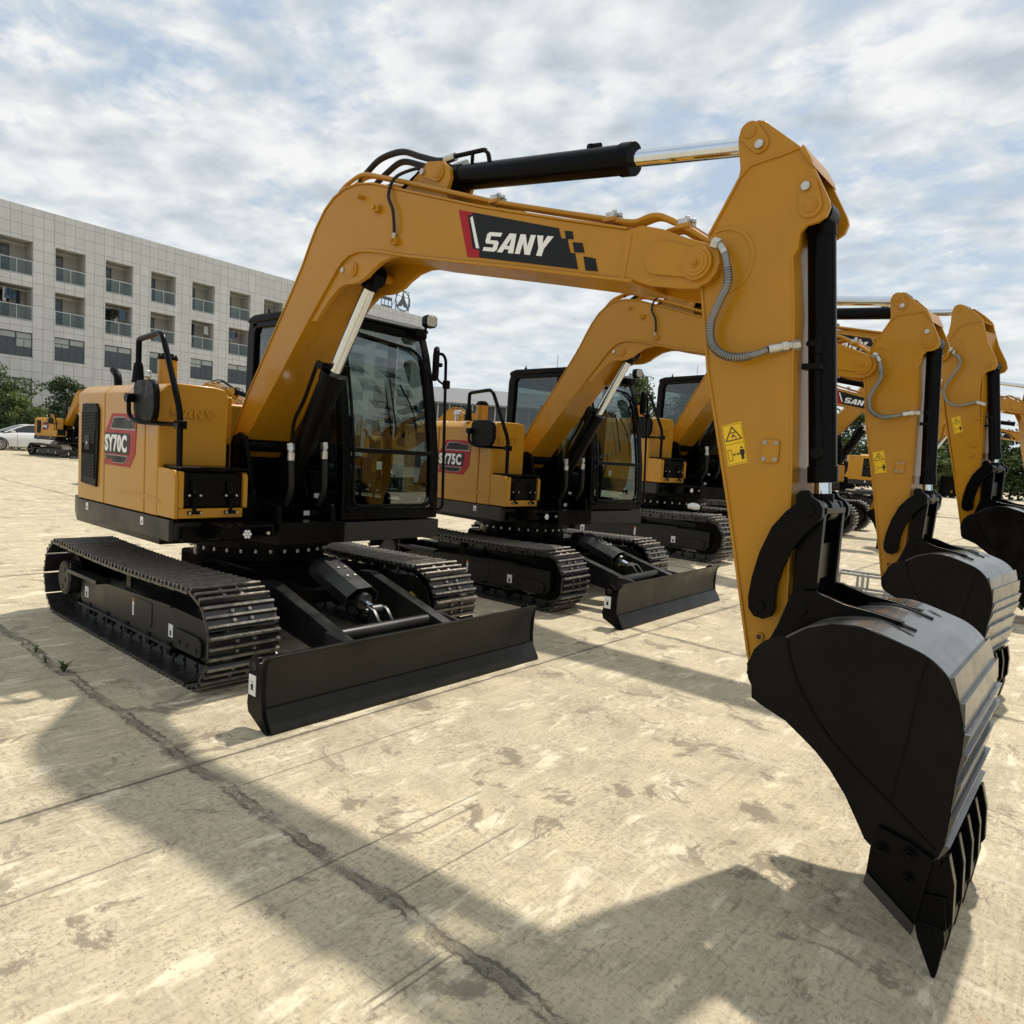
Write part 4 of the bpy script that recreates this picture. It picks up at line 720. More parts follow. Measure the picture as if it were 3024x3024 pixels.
    for k in range(5):
        y = -.567+k*.1745
        b = MB(); b.prism([(4.905, .27), (4.93, .315), (4.950, .385), (4.962, .395), (4.984, .31), (4.990, .19), (4.975, .158), (4.905, .16), (4.892, .185)], y-.020, y+.020); b.prism([(4.905, .26), (4.968, .27), (4.978, .17), (4.955, .155), (4.905, .16), (4.892, .185)], y-.031, y+.031)
        ad_ = b.obj('tooth_adapter', K_, bk, bevel=.004)
        b = MB(); A = [(4.892, .170), (4.972, .172), (4.978, .13), (4.962, .005), (4.952, .003), (4.905, .115)]
        for s_, w in ((1, 0),):
            V0 = [b.bm.verts.new((x, y-(.036 if z > .1 else .022), z)) for x, z in A]; V1 = [b.bm.verts.new((x, y+(.036 if z > .1 else .022), z)) for x, z in A]
            b._f(V0); b._f(V1[::-1]); [b._f([V0[i], V1[i], V1[(i+1) % 6], V0[(i+1) % 6]]) for i in range(6)]
        b.cyl((4.93, y-.040, .150), (4.93, y+.040, .150), .010, 10); b.obj('tooth', KM, bk, bevel=.003)
    for s, ye in ((-1, w0), (1, w1)):
        b = MB(); b.prism([(4.754, .352), (4.748, .234), (4.893, .130), (4.902, .20), (4.925, .382), (4.86, .408), (4.77, .425)], *sorted((ye+s*.020, ye))); b.prism([(4.748, .234), (4.893, .130), (4.897, .160), (4.752, .270)], *sorted((ye+s*.028, ye+s*.020)))
        ct = b.obj('side_cutter', K_, bk, bevel=.004); b = MB(); b.prism([(4.747, .233), (4.893, .129), (4.898, .165), (4.752, .272)], *sorted((ye+s*.0295, ye+s*.024))); b.obj('cutting_edge', KT, bk)
        b = MB()
        for x, z in ((4.788, .361), (4.866, .377), (4.868, .296)): b.cyl((x, ye+s*.020, z), (x, ye+s*.026, z), .021, 20); b.cyl((x, ye+s*.026, z), (x, ye+s*.040, z), .017, 6); b.cyl((x, ye+s*.040, z), (x, ye+s*.052, z), .009, 12)
        b.split('cutter_bolt', K_, ct, bevel=.0015)
    return bk
def rot_xz(c, a): return Matrix.Translation((c[0], 0, c[1])) @ Matrix.Rotation(-a, 4, 'Y') @ Matrix.Translation((-c[0], 0, -c[1]))
def articulate(root, art, slew=0, ab=0, as_=0, big=False):
    U = Matrix.Rotation(slew, 4, 'Z'); Bm = U @ rot_xz(F_, ab); Sm = Bm @ rot_xz(S_, as_) @ Matrix.Translation((.027, 0, -.197) if big else (0, 0, 0)); MM = {'u': U, 'b': Bm, 's': Sm}
    for o in root.children:
        g = art.get(o.name)
        if g is None: continue
        if isinstance(g, tuple):
            _, end, A, B, ga, gb = g; A, B = Vector(A), Vector(B); Ui = U.inverted()
            A2 = Ui @ MM[ga] @ A; B2 = Ui @ MM[gb] @ B; a0 = math.atan2(B.z-A.z, B.x-A.x); a1 = math.atan2(B2.z-A2.z, B2.x-A2.x)
            P0, P1 = (A, A2) if end == 'A' else (B, B2)
            o.matrix_local = U @ Matrix.Translation(P1) @ Matrix.Rotation(-(a1-a0), 4, 'Y') @ Matrix.Translation(-P0)
        else: o.matrix_local = MM[g]
def copy_tree(o, parent=None, art=None, skip=(), names=None):
    c = o.copy(); S.collection.objects.link(c)
    if parent: c.parent = parent
    if art is not None and o.name in ART: art[c.name] = ART[o.name]; ART[c.name] = ART[o.name]
    for ch in list(o.children):
        if ch.name.split('.')[0] in skip or ('model_badge' in skip and ch.name.startswith('badge')): continue
        copy_tree(ch, c, art, skip)
    return c
GRP = 'excavators parked in a row on the concrete yard'
ex1 = empty('excavator', 'nearest amber excavator with SY70C on its side and its bucket standing in the foreground', 'excavator', GRP)
track(ex1, -1); track(ex1, 1); undercarriage(ex1); upper(ex1, 'SY70C'); cab(ex1); boom(ex1); stick(ex1); bucket(ex1)
def clone(src, label, loc, rz, slew=0, ab=0, as_=0, scale=1, skip=(), grp=GRP, model=None, big=False):
    a = {}; c = copy_tree(src, None, a, skip); c.location = (*loc, 0); c.rotation_euler.z = rz; c.scale = (scale,)*3; c['label'] = label; c['group'] = grp
    articulate(c, a, slew, ab, as_, big)
    if model:
        for o in c.children_recursive:
            if o.name.startswith('badge_lettering'):
                me = text_mesh(model, .12, bold=.0055); me.materials.append(WH); o.data = me
    return c
ex2 = clone(ex1, 'amber excavator with SY75C on its side and black blade, just behind the nearest one', (-.13, 3.49), .032, -.127, .006, -.050, 1.004, model='SY75C')
# larger type without blade
BL = ('dozer_blade', 'blade_arm', 'blade_cylinder', 'blade_cross_tube', 'blade_bracket', 'blade_hose')
ex3 = clone(ex1, 'larger third excavator of the row, no blade, white bundle lying on its track', (-1.05, 8.83), .0, -.259, .057, -.055, 1.238,
            skip=BL+('stick', 'arm_cylinder', 'arm_cylinder_rod', 'bucket_cylinder', 'bucket_cylinder_rod', 'side_link', 'link_pin', 'h_link', 'bucket', 'model_badge'))
n0 = set(o.name for o in S.objects); stick(ex3, True); bucket(ex3)
a3 = {o.name: ART[o.name] for o in ex3.children if o.name in ART}; articulate(ex3, a3, -.259, .057, -.057, True)
ex4 = clone(ex3, 'fourth excavator of the row, its boom lettering seen between the two nearest sticks', (-2.90, 14.32), .0, .0, .0, -.55, 1.24, skip=('model_badge',), big=True)
ex5 = clone(ex3, 'fifth excavator of the row, its boom leaving the picture at the right edge', (-1.75, 17.35), .1, .32, .06, -.06, 1.38, big=True)
ex6 = clone(ex3, 'farthest excavator of the row, its track seen right of the second stick', (-3.0, 34.5), .0, .10, .06, .0, 1.4, big=True)
# ------------------------------------------------ ground
def concrete():
    M = bpy.data.materials.new('concrete_slabs'); M.use_nodes = True; nt = M.node_tree; L = nt.links.new; b = nt.nodes['Principled BSDF']
    def nd(t, **k):
        n = nt.nodes.new(t)
        for a, v in k.items(): setattr(n, a, v)
        return n
    def math_(op, a, b_=None, c=None, clamp=False):
        n = nd('ShaderNodeMath', operation=op); n.use_clamp = clamp
        for i, v in enumerate((a, b_, c)):
            if v is None: continue
            if isinstance(v, (int, float)): n.inputs[i].default_value = v
            else: L(v, n.inputs[i])
        return n.outputs[0]
    def noise_(vec, sc, det=6, ro=.55, di=0):
        n = nd('ShaderNodeTexNoise'); n.inputs['Scale'].default_value = sc; n.inputs['Detail'].default_value = det; n.inputs['Roughness'].default_value = ro; n.inputs['Distortion'].default_value = di; L(vec, n.inputs['Vector']); return n.outputs[0]
    def smooth_(v, a, c, o0=0, o1=1):
        n = nd('ShaderNodeMapRange', interpolation_type='SMOOTHSTEP'); n.inputs[1].default_value = a; n.inputs[2].default_value = c; n.inputs[3].default_value = o0; n.inputs[4].default_value = o1; L(v, n.inputs[0]); return n.outputs[0]
    def mapv(sc, rot=0, loc=(0, 0, 0)):
        n = nd('ShaderNodeMapping'); n.inputs['Scale'].default_value = sc; n.inputs['Rotation'].default_value = (0, 0, rot); n.inputs['Location'].default_value = loc; L(tc.outputs['Object'], n.inputs[0]); return n.outputs[0]
    def mixc(f, a, c):
        n = nd('ShaderNodeMix', data_type='RGBA'); (L(f, n.inputs[0]) if not isinstance(f, float) else setattr(n.inputs[0], 'default_value', f))
        for i, v in ((6, a), (7, c)):
            if isinstance(v, tuple): n.inputs[i].default_value = (*v, 1)
            else: L(v, n.inputs[i])
        return n.outputs[2]
    tc = nd('ShaderNodeTexCoord'); sp = nd('ShaderNodeSeparateXYZ'); L(tc.outputs['Object'], sp.inputs[0]); base_s = None; X, Y = sp.outputs[0], sp.outputs[1]; base = mapv((1, 1, 1))
    n_l = noise_(base, .55, 6, .6); n_m = noise_(base, 3.2, 9, .66, .4); n_f = noise_(base, 62, 8, .74); n_g = noise_(base, 120, 4, .7)
    col = mixc(smooth_(n_l, .3, .72), (.60, .51, .34), (.50, .435, .305))
    col = mixc(smooth_(n_m, .40, .68, 0, .75), col, (.36, .305, .21)); col = mixc(smooth_(noise_(base, 9, 9, .7, .3), .48, .66, 0, .5), col, (.62, .54, .385))
    # brushed finish running across the slabs
    br = noise_(mapv((46, 1.3, 1)), 1, 7, .65); br2 = noise_(mapv((110, 4, 1), .03), 1, 5, .7)
    col = mixc(smooth_(br, .46, .70, 0, .55), col, (.32, .275, .195)); col = mixc(smooth_(br2, .5, .75, 0, .35), col, (.66, .59, .45))
    # aggregate speckle
    col = mixc(smooth_(n_f, .52, .60, 0, .60), col, (.25, .215, .16)); pm = smooth_(noise_(base, 1.15, 5, .6), .40, .62); pm2 = smooth_(noise_(mapv((1, 1, 1), 0, (9, 4, 0)), 1.6, 5, .6), .42, .60); sk = noise_(mapv((58, 24, 1), .04), 1, 9, .74, .5); sk2 = noise_(mapv((14, 52, 1), .05), 1, 8, .76, .4); col = mixc(math_('MULTIPLY', smooth_(sk, .52, .60), math_('MULTIPLY_ADD', pm, .60, .12)), col, (.22, .185, .135)); col = mixc(math_('MULTIPLY', smooth_(sk2, .53, .60), math_('MULTIPLY', pm2, .6)), col, (.25, .21, .155)); pale = smooth_(noise_(mapv((7, 2.2, 1), .1, (3, 3, 0)), 1, 8, .7, .3), .54, .64); col = mixc(math_('MULTIPLY', pale, .6), col, (.80, .72, .54)); col = mixc(smooth_(n_g, .58, .72, 0, .35), col, (.72, .66, .52))
    vo = nd('ShaderNodeTexVoronoi', feature='F1'); vo.inputs['Scale'].default_value = 55; L(base, vo.inputs['Vector'])
    pit = math_('MULTIPLY', smooth_(vo.outputs['Distance'], .10, .22, 1, 0), smooth_(noise_(base, 9, 4), .52, .64)); col = mixc(math_('MULTIPLY', pit, .55), col, (.13, .11, .085))
    # stains
    st = math_('MULTIPLY', smooth_(noise_(base, 2.9, 10, .76, .7), .545, .60), smooth_(noise_(base, .9, 2), .40, .54)); col = mixc(math_('MULTIPLY', st, .80), col, (.20, .165, .12))
    rs = smooth_(noise_(mapv((1, 1, 1), 0, (7, 3, 0)), 2.1, 6, .6), .66, .74, 0, .35); col = mixc(rs, col, (.42, .24, .10))
    wh = math_('MULTIPLY', smooth_(noise_(mapv((1.1, 9, 1), .02, (3, 1, 0)), 1, 8, .62), .60, .67), .6); col = mixc(math_('MULTIPLY', wh, .45), col, (.74, .68, .55))
    # thin scratches, mostly across
    sc = smooth_(noise_(mapv((30, .55, 1), .0, (2, 9, 0)), 1, 2, .5), .715, .735); sc2 = smooth_(noise_(mapv((.7, 24, 1), .05, (4, 2, 0)), 1, 2, .5), .73, .75); sc3 = smooth_(noise_(mapv((26, 1.1, 1), .6, (1, 5, 0)), 1, 2, .5), .75, .77)
    scr = math_('MAXIMUM', math_('MAXIMUM', sc, math_('MULTIPLY', sc2, .5)), math_('MULTIPLY', sc3, .5)); col = mixc(math_('MULTIPLY', scr, .5), col, (.13, .115, .09))
    # joints : long ragged crack every 4.1 m, narrow cross joints
    wob = math_('MULTIPLY', math_('SUBTRACT', noise_(base, 1.3, 8, .62), .5), .16); wob2 = math_('MULTIPLY', math_('SUBTRACT', noise_(base, 16, 6, .65), .5), .075)
    def band(co, off, per, w0, w1, wm=1.0):
        a = math_('ADD', math_('SUBTRACT', co, off), math_('MULTIPLY', math_('ADD', wob, wob2), wm)); q = math_('PINGPONG', a, per/2) if per else math_('ABSOLUTE', a); return smooth_(q, w0, w1, 1, 0), q
    c1, q1 = band(Y, -1.53, 4.1, .006, .020); c2, q2 = band(Y, -1.53, 4.1, .02, .055)
    x1, _ = band(X, 2.14, 5.2, .004, .014, .22); x2, _ = band(X, 2.14, 5.2, .012, .07, .3)
    brk = smooth_(noise_(base, 5, 8, .7), .42, .55)
    col = mixc(math_('MULTIPLY', c2, math_('MULTIPLY_ADD', brk, .45, .2)), col, (.27, .235, .18)); col = mixc(math_('MULTIPLY', x2, math_('MULTIPLY', brk, .55)), col, (.22, .19, .145))
    vc = nd('ShaderNodeTexVoronoi', feature='DISTANCE_TO_EDGE'); vc.inputs['Scale'].default_value = 34; L(mapv((1, 1.6, 1)), vc.inputs['Vector']); cr = math_('MULTIPLY', math_('MULTIPLY', smooth_(vc.outputs['Distance'], .01, .06, 1, 0), smooth_(noise_(base, 7, 5, .6), .46, .58)), smooth_(q1, .02, .05, 1, 0))
    e1 = smooth_(math_('ABSOLUTE', math_('SUBTRACT', q1, math_('ADD', .022, math_('MULTIPLY', math_('SUBTRACT', noise_(base, 11, 7, .7), .5), .045)))), .003, .011, 1, 0); e1 = math_('MULTIPLY', e1, smooth_(noise_(base, 4.5, 5, .6), .40, .56))
    dark = math_('MAXIMUM', math_('MAXIMUM', math_('MAXIMUM', math_('MULTIPLY', c1, math_('MULTIPLY', brk, .40)), math_('MULTIPLY', e1, .7)), math_('MULTIPLY', x1, .75)), math_('MULTIPLY', cr, .8)); col = mixc(dark, col, (.055, .047, .036))
    # saw cuts in the foreground slabs
    def seg(x0, y0, y1, w=.004):
        d = smooth_(math_('ABSOLUTE', math_('ADD', math_('SUBTRACT', X, x0), math_('MULTIPLY', wob2, .12))), w*.6, w*1.6, 1, 0); return math_('MULTIPLY', d, math_('MULTIPLY', smooth_(Y, y0, y0+.06), smooth_(Y, y1-.06, y1, 1, 0)))
    cuts = seg(3.2, -1.95, -.72); 
    for a in ((3.50, -1.6, -.82), (3.85, -1.9, -1.5), (3.82, -1.9, -1.55), (2.7, -2.5, -1.9), (3.27, -1.2, -.80), (.45, -2.1, -1.0), (2.45, -1.5, -.2), (1.3, -2.6, -1.75)): cuts = math_('MAXIMUM', cuts, seg(*a))
    col = mixc(math_('MULTIPLY', cuts, .6), col, (.11, .10, .08))
    L(col, b.inputs['Base Color']); b.inputs['Roughness'].default_value = .82; b.inputs['Specular IOR Level'].default_value = .3
    h = math_('ADD', math_('MULTIPLY', n_f, .35), math_('MULTIPLY', br, .25)); h = math_('SUBTRACT', h, math_('MULTIPLY', dark, 1.6)); h = math_('SUBTRACT', h, math_('MULTIPLY', cuts, .5)); h = math_('ADD', h, math_('MULTIPLY', n_m, .6)); h = math_('SUBTRACT', h, math_('MULTIPLY', pit, .5))
    bp = nd('ShaderNodeBump'); bp.inputs['Strength'].default_value = .55; bp.inputs['Distance'].default_value = .012; L(h, bp.inputs['Height']); L(bp.outputs[0], b.inputs['Normal']); return M
b = MB(); b.bm.faces.new([b.bm.verts.new(v) for v in ((-320, -320, 0), (320, -320, 0), (320, 320, 0), (-320, 320, 0))]); g = b.obj('ground', concrete(), smooth=False); tag(g, kind='structure')
# ------------------------------------------------ facade building
def tile_mat(name, c1, c2, w, h, mortar=.012, off=(0, 0, 0)):
    M = bpy.data.materials.new(name); M.use_nodes = True; nt = M.node_tree; L = nt.links.new; b = nt.nodes['Principled BSDF']; tc = nt.nodes.new('ShaderNodeTexCoord'); sp = nt.nodes.new('ShaderNodeSeparateXYZ'); cb = nt.nodes.new('ShaderNodeCombineXYZ'); L(tc.outputs['Object'], sp.inputs[0]); ad = nt.nodes.new('ShaderNodeMath'); ad.operation = 'ADD'; L(sp.outputs[0], ad.inputs[0]); L(sp.outputs[1], ad.inputs[1]); L(ad.outputs[0], cb.inputs[0]); L(sp.outputs[2], cb.inputs[1])
    mp = nt.nodes.new('ShaderNodeMapping'); mp.inputs['Location'].default_value = off; L(cb.outputs[0], mp.inputs[0])
    br = nt.nodes.new('ShaderNodeTexBrick'); br.offset = 0; br.squash = 1; br.inputs['Color1'].default_value = (*c1, 1); br.inputs['Color2'].default_value = (*c2, 1); br.inputs['Mortar'].default_value = (c1[0]*.42, c1[1]*.42, c1[2]*.42, 1); br.inputs['Scale'].default_value = 1; br.inputs['Mortar Size'].default_value = mortar; br.inputs['Mortar Smooth'].default_value = .1; br.inputs['Brick Width'].default_value = w; br.inputs['Row Height'].default_value = h; L(mp.outputs[0], br.inputs['Vector'])
    n = nt.nodes.new('ShaderNodeTexNoise'); n.inputs['Scale'].default_value = .9; n.inputs['Detail'].default_value = 8; L(tc.outputs['Object'], n.inputs['Vector']); mr = nt.nodes.new('ShaderNodeMapRange'); mr.inputs[3].default_value = .80; mr.inputs[4].default_value = 1.14; n.inputs['Roughness'].default_value = .65; sm = nt.nodes.new('ShaderNodeMapping'); sm.inputs['Scale'].default_value = (1.6, 1.6, .22); L(tc.outputs['Object'], sm.inputs[0]); L(sm.outputs[0], n.inputs['Vector']); L(n.outputs[0], mr.inputs[0]); v = nt.nodes.new('ShaderNodeVectorMath'); v.operation = 'SCALE'; L(br.outputs[0], v.inputs[0]); L(mr.outputs[0], v.inputs['Scale']); L(v.outputs[0], b.inputs['Base Color']); b.inputs['Roughness'].default_value = .5; return M
TL = tile_mat('facade_tiles', (.59, .595, .59), (.535, .54, .535), .66, .755, .014, (.02, .13, 0))
PL = mat('balcony_plaster', (.42, .41, .385), .8, var=.06)
FM = mat('window_frame_grey', (.055, .075, .085), .4, var=.1)
BLD = mat('window_blind', (.34, .37, .36), .6, var=.1)
RL = mat('balcony_rail', (.50, .52, .52), .35, metal=.5)
CL = [mat('laundry_'+n, c, .9, var=.2) for n, c in (('dark', (.02, .022, .03)), ('blue', (.06, .12, .22)), ('white', (.45, .45, .46)), ('red', (.20, .03, .03)))]
random.seed(4)
def apartment(name, label, loc, rz, bays, per, s0, ow, rows, roof, send, tiles, detail=True, sfirst=-9):
    bd = empty(name, label, 'building', None, (*loc, 0), rz)
    b = MB(); D = 9
    xs = [s0+per*k for k in bays]
    zr = sorted([(z0, z1) for z0, z1, kind in rows])
    # piers full height, spandrels between openings
    edges = [sfirst]+[v for x in xs for v in (x, x+ow)]+[send]
    for i in range(0, len(edges)-1, 2): b.box(edges[i], edges[i+1], 0, .28, 0, roof)
    for x in xs:
        zz = [0]+[v for a, c in zr for v in (a, c)]+[roof]
        for i in range(0, len(zz), 2): b.box(x, x+ow, 0, .28, zz[i], zz[i+1])
    b.box(sfirst, sfirst+.28, .28, D, 0, roof); b.box(send-.28, send, .28, D, 0, roof); b.box(sfirst, send, D, D+.28, 0, roof)
    b.obj('wall', tiles, bd, smooth=False)
    b = MB(); b.box(sfirst+.29, send-.29, .29, D-.01, roof-.95, roof-.75); b.obj('roof', PL, bd, smooth=False)
    for k, x in zip(bays, xs):
        for z0, z1, kind in rows:
            if kind == 'b':
                b = MB(); y1 = 1.5
                for (a0, a1, c0, c1, d0, d1) in ((x-.02, x, .28, y1, z0, z1), (x+ow, x+ow+.02, .28, y1, z0, z1), (x-.02, x+ow+.02, y1, y1+.02, z0, z1), (x-.02, x+ow+.02, .28, y1, z0-.02, z0), (x-.02, x+ow+.02, .28, y1, z1, z1+.02)): b.box(a0, a1, c0, c1, d0, d1)
                bc = b.obj('balcony', PL, bd, smooth=False)
                b = MB(); b.box(x+.04, x+.98, y1-.06, y1-.005, z0+.05, z1-.30); dr = b.obj('balcony_door', WG, bc, smooth=False)
                b = MB()
                for (a, c) in ((x+.0, x+.05), (x+.49, x+.53), (x+.97, x+1.03)): b.box(a, c, y1-.09, y1-.061, z0+.0, z1-.27)
                b.box(x, x+1.03, y1-.088, y1-.062, z1-.32, z1-.26); b.box(x, x+1.03, y1-.088, y1-.062, z1-.82, z1-.78); b.obj('door_frame', FM, bc, smooth=False)
                b = MB(); b.box(x+.01, x+ow-.01, .03, .07, z0+.97, z0+1.02); b.box(x+.01, x+ow-.01, .03, .07, z0+.04, z0+.08); [b.box(a, a+.035, .03, .07, z0, z0+.97) for a in (x+.02, x+ow/2, x+ow-.055)]; rr_ = b.obj('balcony_rail', RL, bc, smooth=False)
                b = MB(); b.box(x+.04, x+ow/2-.01, .045, .053, z0+.10, z0+.95); b.box(x+ow/2+.045, x+ow-.06, .045, .053, z0+.10, z0+.95); [tag(o) for o in b.split('glass_panel', BG, bc, smooth=False)]
                b = MB(); [b.cyl((x+.05, yy, z1-.22), (x+ow-.05, yy, z1-.24), .014, 6) for yy in (.5, .9)]; b.split('drying_pole', RL, bc)
                if detail and kind == 'b' and (z0 < 9.5 and k < 6 and random.random() < .85):
                    for j in range(random.randint(3, 8)):
                        a = x+.15+random.random()*(ow-.5); h = .5+random.random()*.6; w = .16+random.random()*.2; yy = random.choice((.5, .9)); b = MB()
                        b.prism([(a, z1-.24), (a+w, z1-.24), (a+w*1.05, z1-.24-h), (a+w*.6, z1-.27-h), (a-.02, z1-.22-h)], yy-.02, yy+.02); b.obj('laundry', random.choice((CL[0], CL[0], CL[1], CL[2], CL[3] if j == 1 else CL[0])), bc, smooth=False)
            else:
                b = MB(); y0 = .10
                for (a, c, w) in ((x, x+.05, 0), (x+ow-.05, x+ow, 0), (x+ow/2-.04, x+ow/2+.04, 0), (x+ow*.25-.02, x+ow*.25+.02, 1), (x+ow*.75-.02, x+ow*.75+.02, 1)): b.box(a, c, y0, y0+.06, z0, z1 if not w else z0+(z1-z0)*.70)
                for z in (z0, z1-.06, z0+(z1-z0)*.70): b.box(x+.05, x+ow-.05, y0+.002, y0+.058, z, z+.055)
                b.box(x-.02, x+ow+.02, -.03, .08, z0-.06, z0-.002)
                wf = b.obj('window', FM, bd, smooth=False)
                b = MB(); b.box(x+.02, x+ow-.02, y0+.02, y0+.035, z0+.03, z1-.03); b.obj('pane', WG, wf, smooth=False)
                b = MB(); t = random.choice((.42, .5, .62)); b.box(x+.06, x+ow/2-.05, y0+.004, y0+.018, z1-(z1-z0)*(.28 if k % 3 else t), z1-.07); b.box(x+ow/2+.05, x+ow-.06, y0+.004, y0+.018, z1-(z1-z0)*(.28 if (k+1) % 3 else t), z1-.07); b.split('blind', BLD, wf, smooth=False)
    return bd
ROWS = [(11.62, 13.94, 'b'), (8.57, 10.88, 'b'), (6.20, 7.78, 'w'), (1.2, 4.66, 'w')]
hall = apartment('apartment_building', 'pale tiled four storey building with recessed glass balconies on the left', (-52.62, 12.87), R(94.2126), range(-3, 11), 3.342, 1.375, 1.985, ROWS, 16.20, 38.45, TL)
IR = mat('sign_iron', (.09, .11, .12), .6)
def on_hall(nm, lab, x, z): return empty(nm, lab, 'sign', None, hall.matrix_world @ Vector((0, 0, 0)) if 0 else (-52.62+math.cos(R(94.2126))*x, 12.87+math.sin(R(94.2126))*x, z), R(94.2126))
rs = on_hall('rooftop_sign', 'dark open emblem of a ring round a spiked letter shape on the roof', 35.5, 16.2)
b = MB(); 
for a in (-.95, .95): b.box(a-.03, a+.03, .5, .56, -.9, 2.35)
for z in (.25, .95, 1.65, 2.3): b.box(-.95, .95, .50, .54, z, z+.045)
b.cyl((-.9, .55, 1.3), (-1.6, 1.6, -.8), .03, 6); b.obj('frame', IR, rs, smooth=False)
b = MB(); b.prism(circ((0, 1.15), 1.12, 40)+[circ((0, 1.15), 1.12, 40)[0]]+circ((0, 1.15), .99, 40)[::1][:1]+circ((0, 1.15), .99, 40)[::-1], .40, .48) if 0 else b.tube([(1.06*math.cos(2*math.pi*i/40), .44, 1.18+1.06*math.sin(2*math.pi*i/40)) for i in range(41)], .065, 8, smooth=False); b.obj('ring', IR, rs)
b = MB(); b.prism([(0, 2.2), (.20, 1.5), (.48, 1.05), (.98, .36), (.50, .56), (.16, .62), (0, .95), (-.16, .62), (-.50, .56), (-.98, .36), (-.48, 1.05), (-.20, 1.5)], .38, .47); b.obj('star', IR, rs, smooth=False)
rs2 = on_hall('rooftop_sign', 'small dark square letter frame beside the roof emblem', 33.2, 16.2)
b = MB(); 
for a in (-.75, .75): b.box(a-.03, a+.03, .5, .56, -.9, 1.2)
b.box(-.72, .72, .50, .55, .85, 1.2); b.box(-.72, .72, .5, .55, .0, .3); [b.box(a-.03, a+.03, .5, .55, .3, .85) for a in (-.28, .25)]; b.obj('frame', IR, rs2, smooth=False)
# ------------------------------------------------ trees, hedge, fence
def leaf_mat(name, c, c2):
    M = bpy.data.materials.new(name); M.use_nodes = True; nt = M.node_tree; b = nt.nodes['Principled BSDF']; t = nt.nodes.new('ShaderNodeTexCoord'); n = nt.nodes.new('ShaderNodeTexNoise'); n.inputs['Scale'].default_value = 1.1; n.inputs['Detail'].default_value = 6; nt.links.new(t.outputs['Object'], n.inputs['Vector']); r = nt.nodes.new('ShaderNodeValToRGB'); r.color_ramp.elements[0].position = .35; r.color_ramp.elements[0].color = (*c, 1); r.color_ramp.elements[1].position = .65; r.color_ramp.elements[1].color = (*c2, 1); nt.links.new(n.outputs[0], r.inputs[0]); nt.links.new(r.outputs[0], b.inputs['Base Color']); b.inputs['Roughness'].default_value = .55; b.inputs['Specular IOR Level'].default_value = .3
    tr = nt.nodes.new('ShaderNodeBsdfTranslucent'); nt.links.new(r.outputs[0], tr.inputs[0]); mx = nt.nodes.new('ShaderNodeMixShader'); mx.inputs[0].default_value = .25; o = nt.nodes['Material Output']; nt.links.new(b.outputs[0], mx.inputs[1]); nt.links.new(tr.outputs[0], mx.inputs[2]); nt.links.new(mx.outputs[0], o.inputs[0]); return M
LF1 = leaf_mat('leaf_green', (.045, .075, .022), (.095, .125, .04)); LF2 = leaf_mat('leaf_light_green', (.085, .125, .035), (.16, .19, .06)); LF3 = leaf_mat('leaf_dark_green', (.028, .055, .02), (.06, .095, .032))
BK = mat('bark', (.09, .07, .05), .9, var=.3, vscale=12)
def leaves(b, c, rad, n, size, rnd):
    for _ in range(n):
        while True:
            v = Vector((rnd.uniform(-1, 1), rnd.uniform(-1, 1), rnd.uniform(-1, 1)))
            if .25 < v.length < 1: break
        p = c+Vector((v.x*rad[0], v.y*rad[1], v.z*rad[2])); q = Vector((rnd.gauss(0, 1), rnd.gauss(0, 1), rnd.gauss(0, 1)+.5)).normalized(); a = q.orthogonal().normalized(); a.rotate(Matrix.Rotation(rnd.random()*6.28, 3, q)); e = q.cross(a); s = size*rnd.uniform(.6, 1.35)
        vs = [b.bm.verts.new(p+a*s*x+e*s*.55*y) for x, y in ((-1, 0), (-.2, 1), (1, 0), (-.2, -1))]; b._f(vs)
def tree(label, loc, h, w, seed, lm=None, size=.11, n=5200, group=None, clumps=34, zmin=.28):
    rnd = random.Random(seed); t = empty('tree', label, 'tree', group, (*loc, 0)); b = MB(); b.tube([(0, 0, 0), (.05*h*.1, 0, h*.25), (-.02*h, .01*h, h*.5), (0, 0, h*.8)], lambda u: h*.022*(1-u*.75), 10, sub=4); cs = []
    for i in range(clumps):
        z = h*rnd.uniform(zmin, .94); f = math.sin(math.pi*min(1, max(.12, (z/h-zmin)/(1-zmin)*.80+.18))); a = rnd.random()*6.28; r = w*.5*f*rnd.uniform(.25, 1); cs.append(Vector((r*math.cos(a), r*math.sin(a), z)))
    for c in cs[::3]: b.tube([(0, 0, max(.2*h, c.z-.25*h)), (c.x*.4, c.y*.4, c.z-.10*h), tuple(c)], lambda u: h*.009*(1-u*.8), 6, sub=3)
    b.obj('trunk', BK, t); b = MB()
    for c in cs: k = rnd.uniform(.6, 1.25); leaves(b, c, (w*.17*k, w*.17*k, h*.095*k), int(n/clumps*k), size, rnd)
    b.obj('crown', lm or LF1, t, smooth=False); return t
tree('broad green tree against the tiled facade beyond the white car', (-46.8, 9.1), 5.2, 4.9, 1, LF1, .10, 7000, clumps=46, zmin=.22)
tree('dark green tree behind the small excavator', (-48.6, 13.6), 4.7, 3.4, 2, LF3, .10, 5200, clumps=36, zmin=.2)
tree('low light green tree in front of the broad tree', (-44.9, 10.1), 3.3, 2.8, 3, LF2, .09, 3600, clumps=28, zmin=.12)
tree('green tree beside the facade at the left edge', (-47.5, 6.6), 4.8, 4.2, 5, LF3, .10, 4500, clumps=34, zmin=.15)
rnd = random.Random(9)
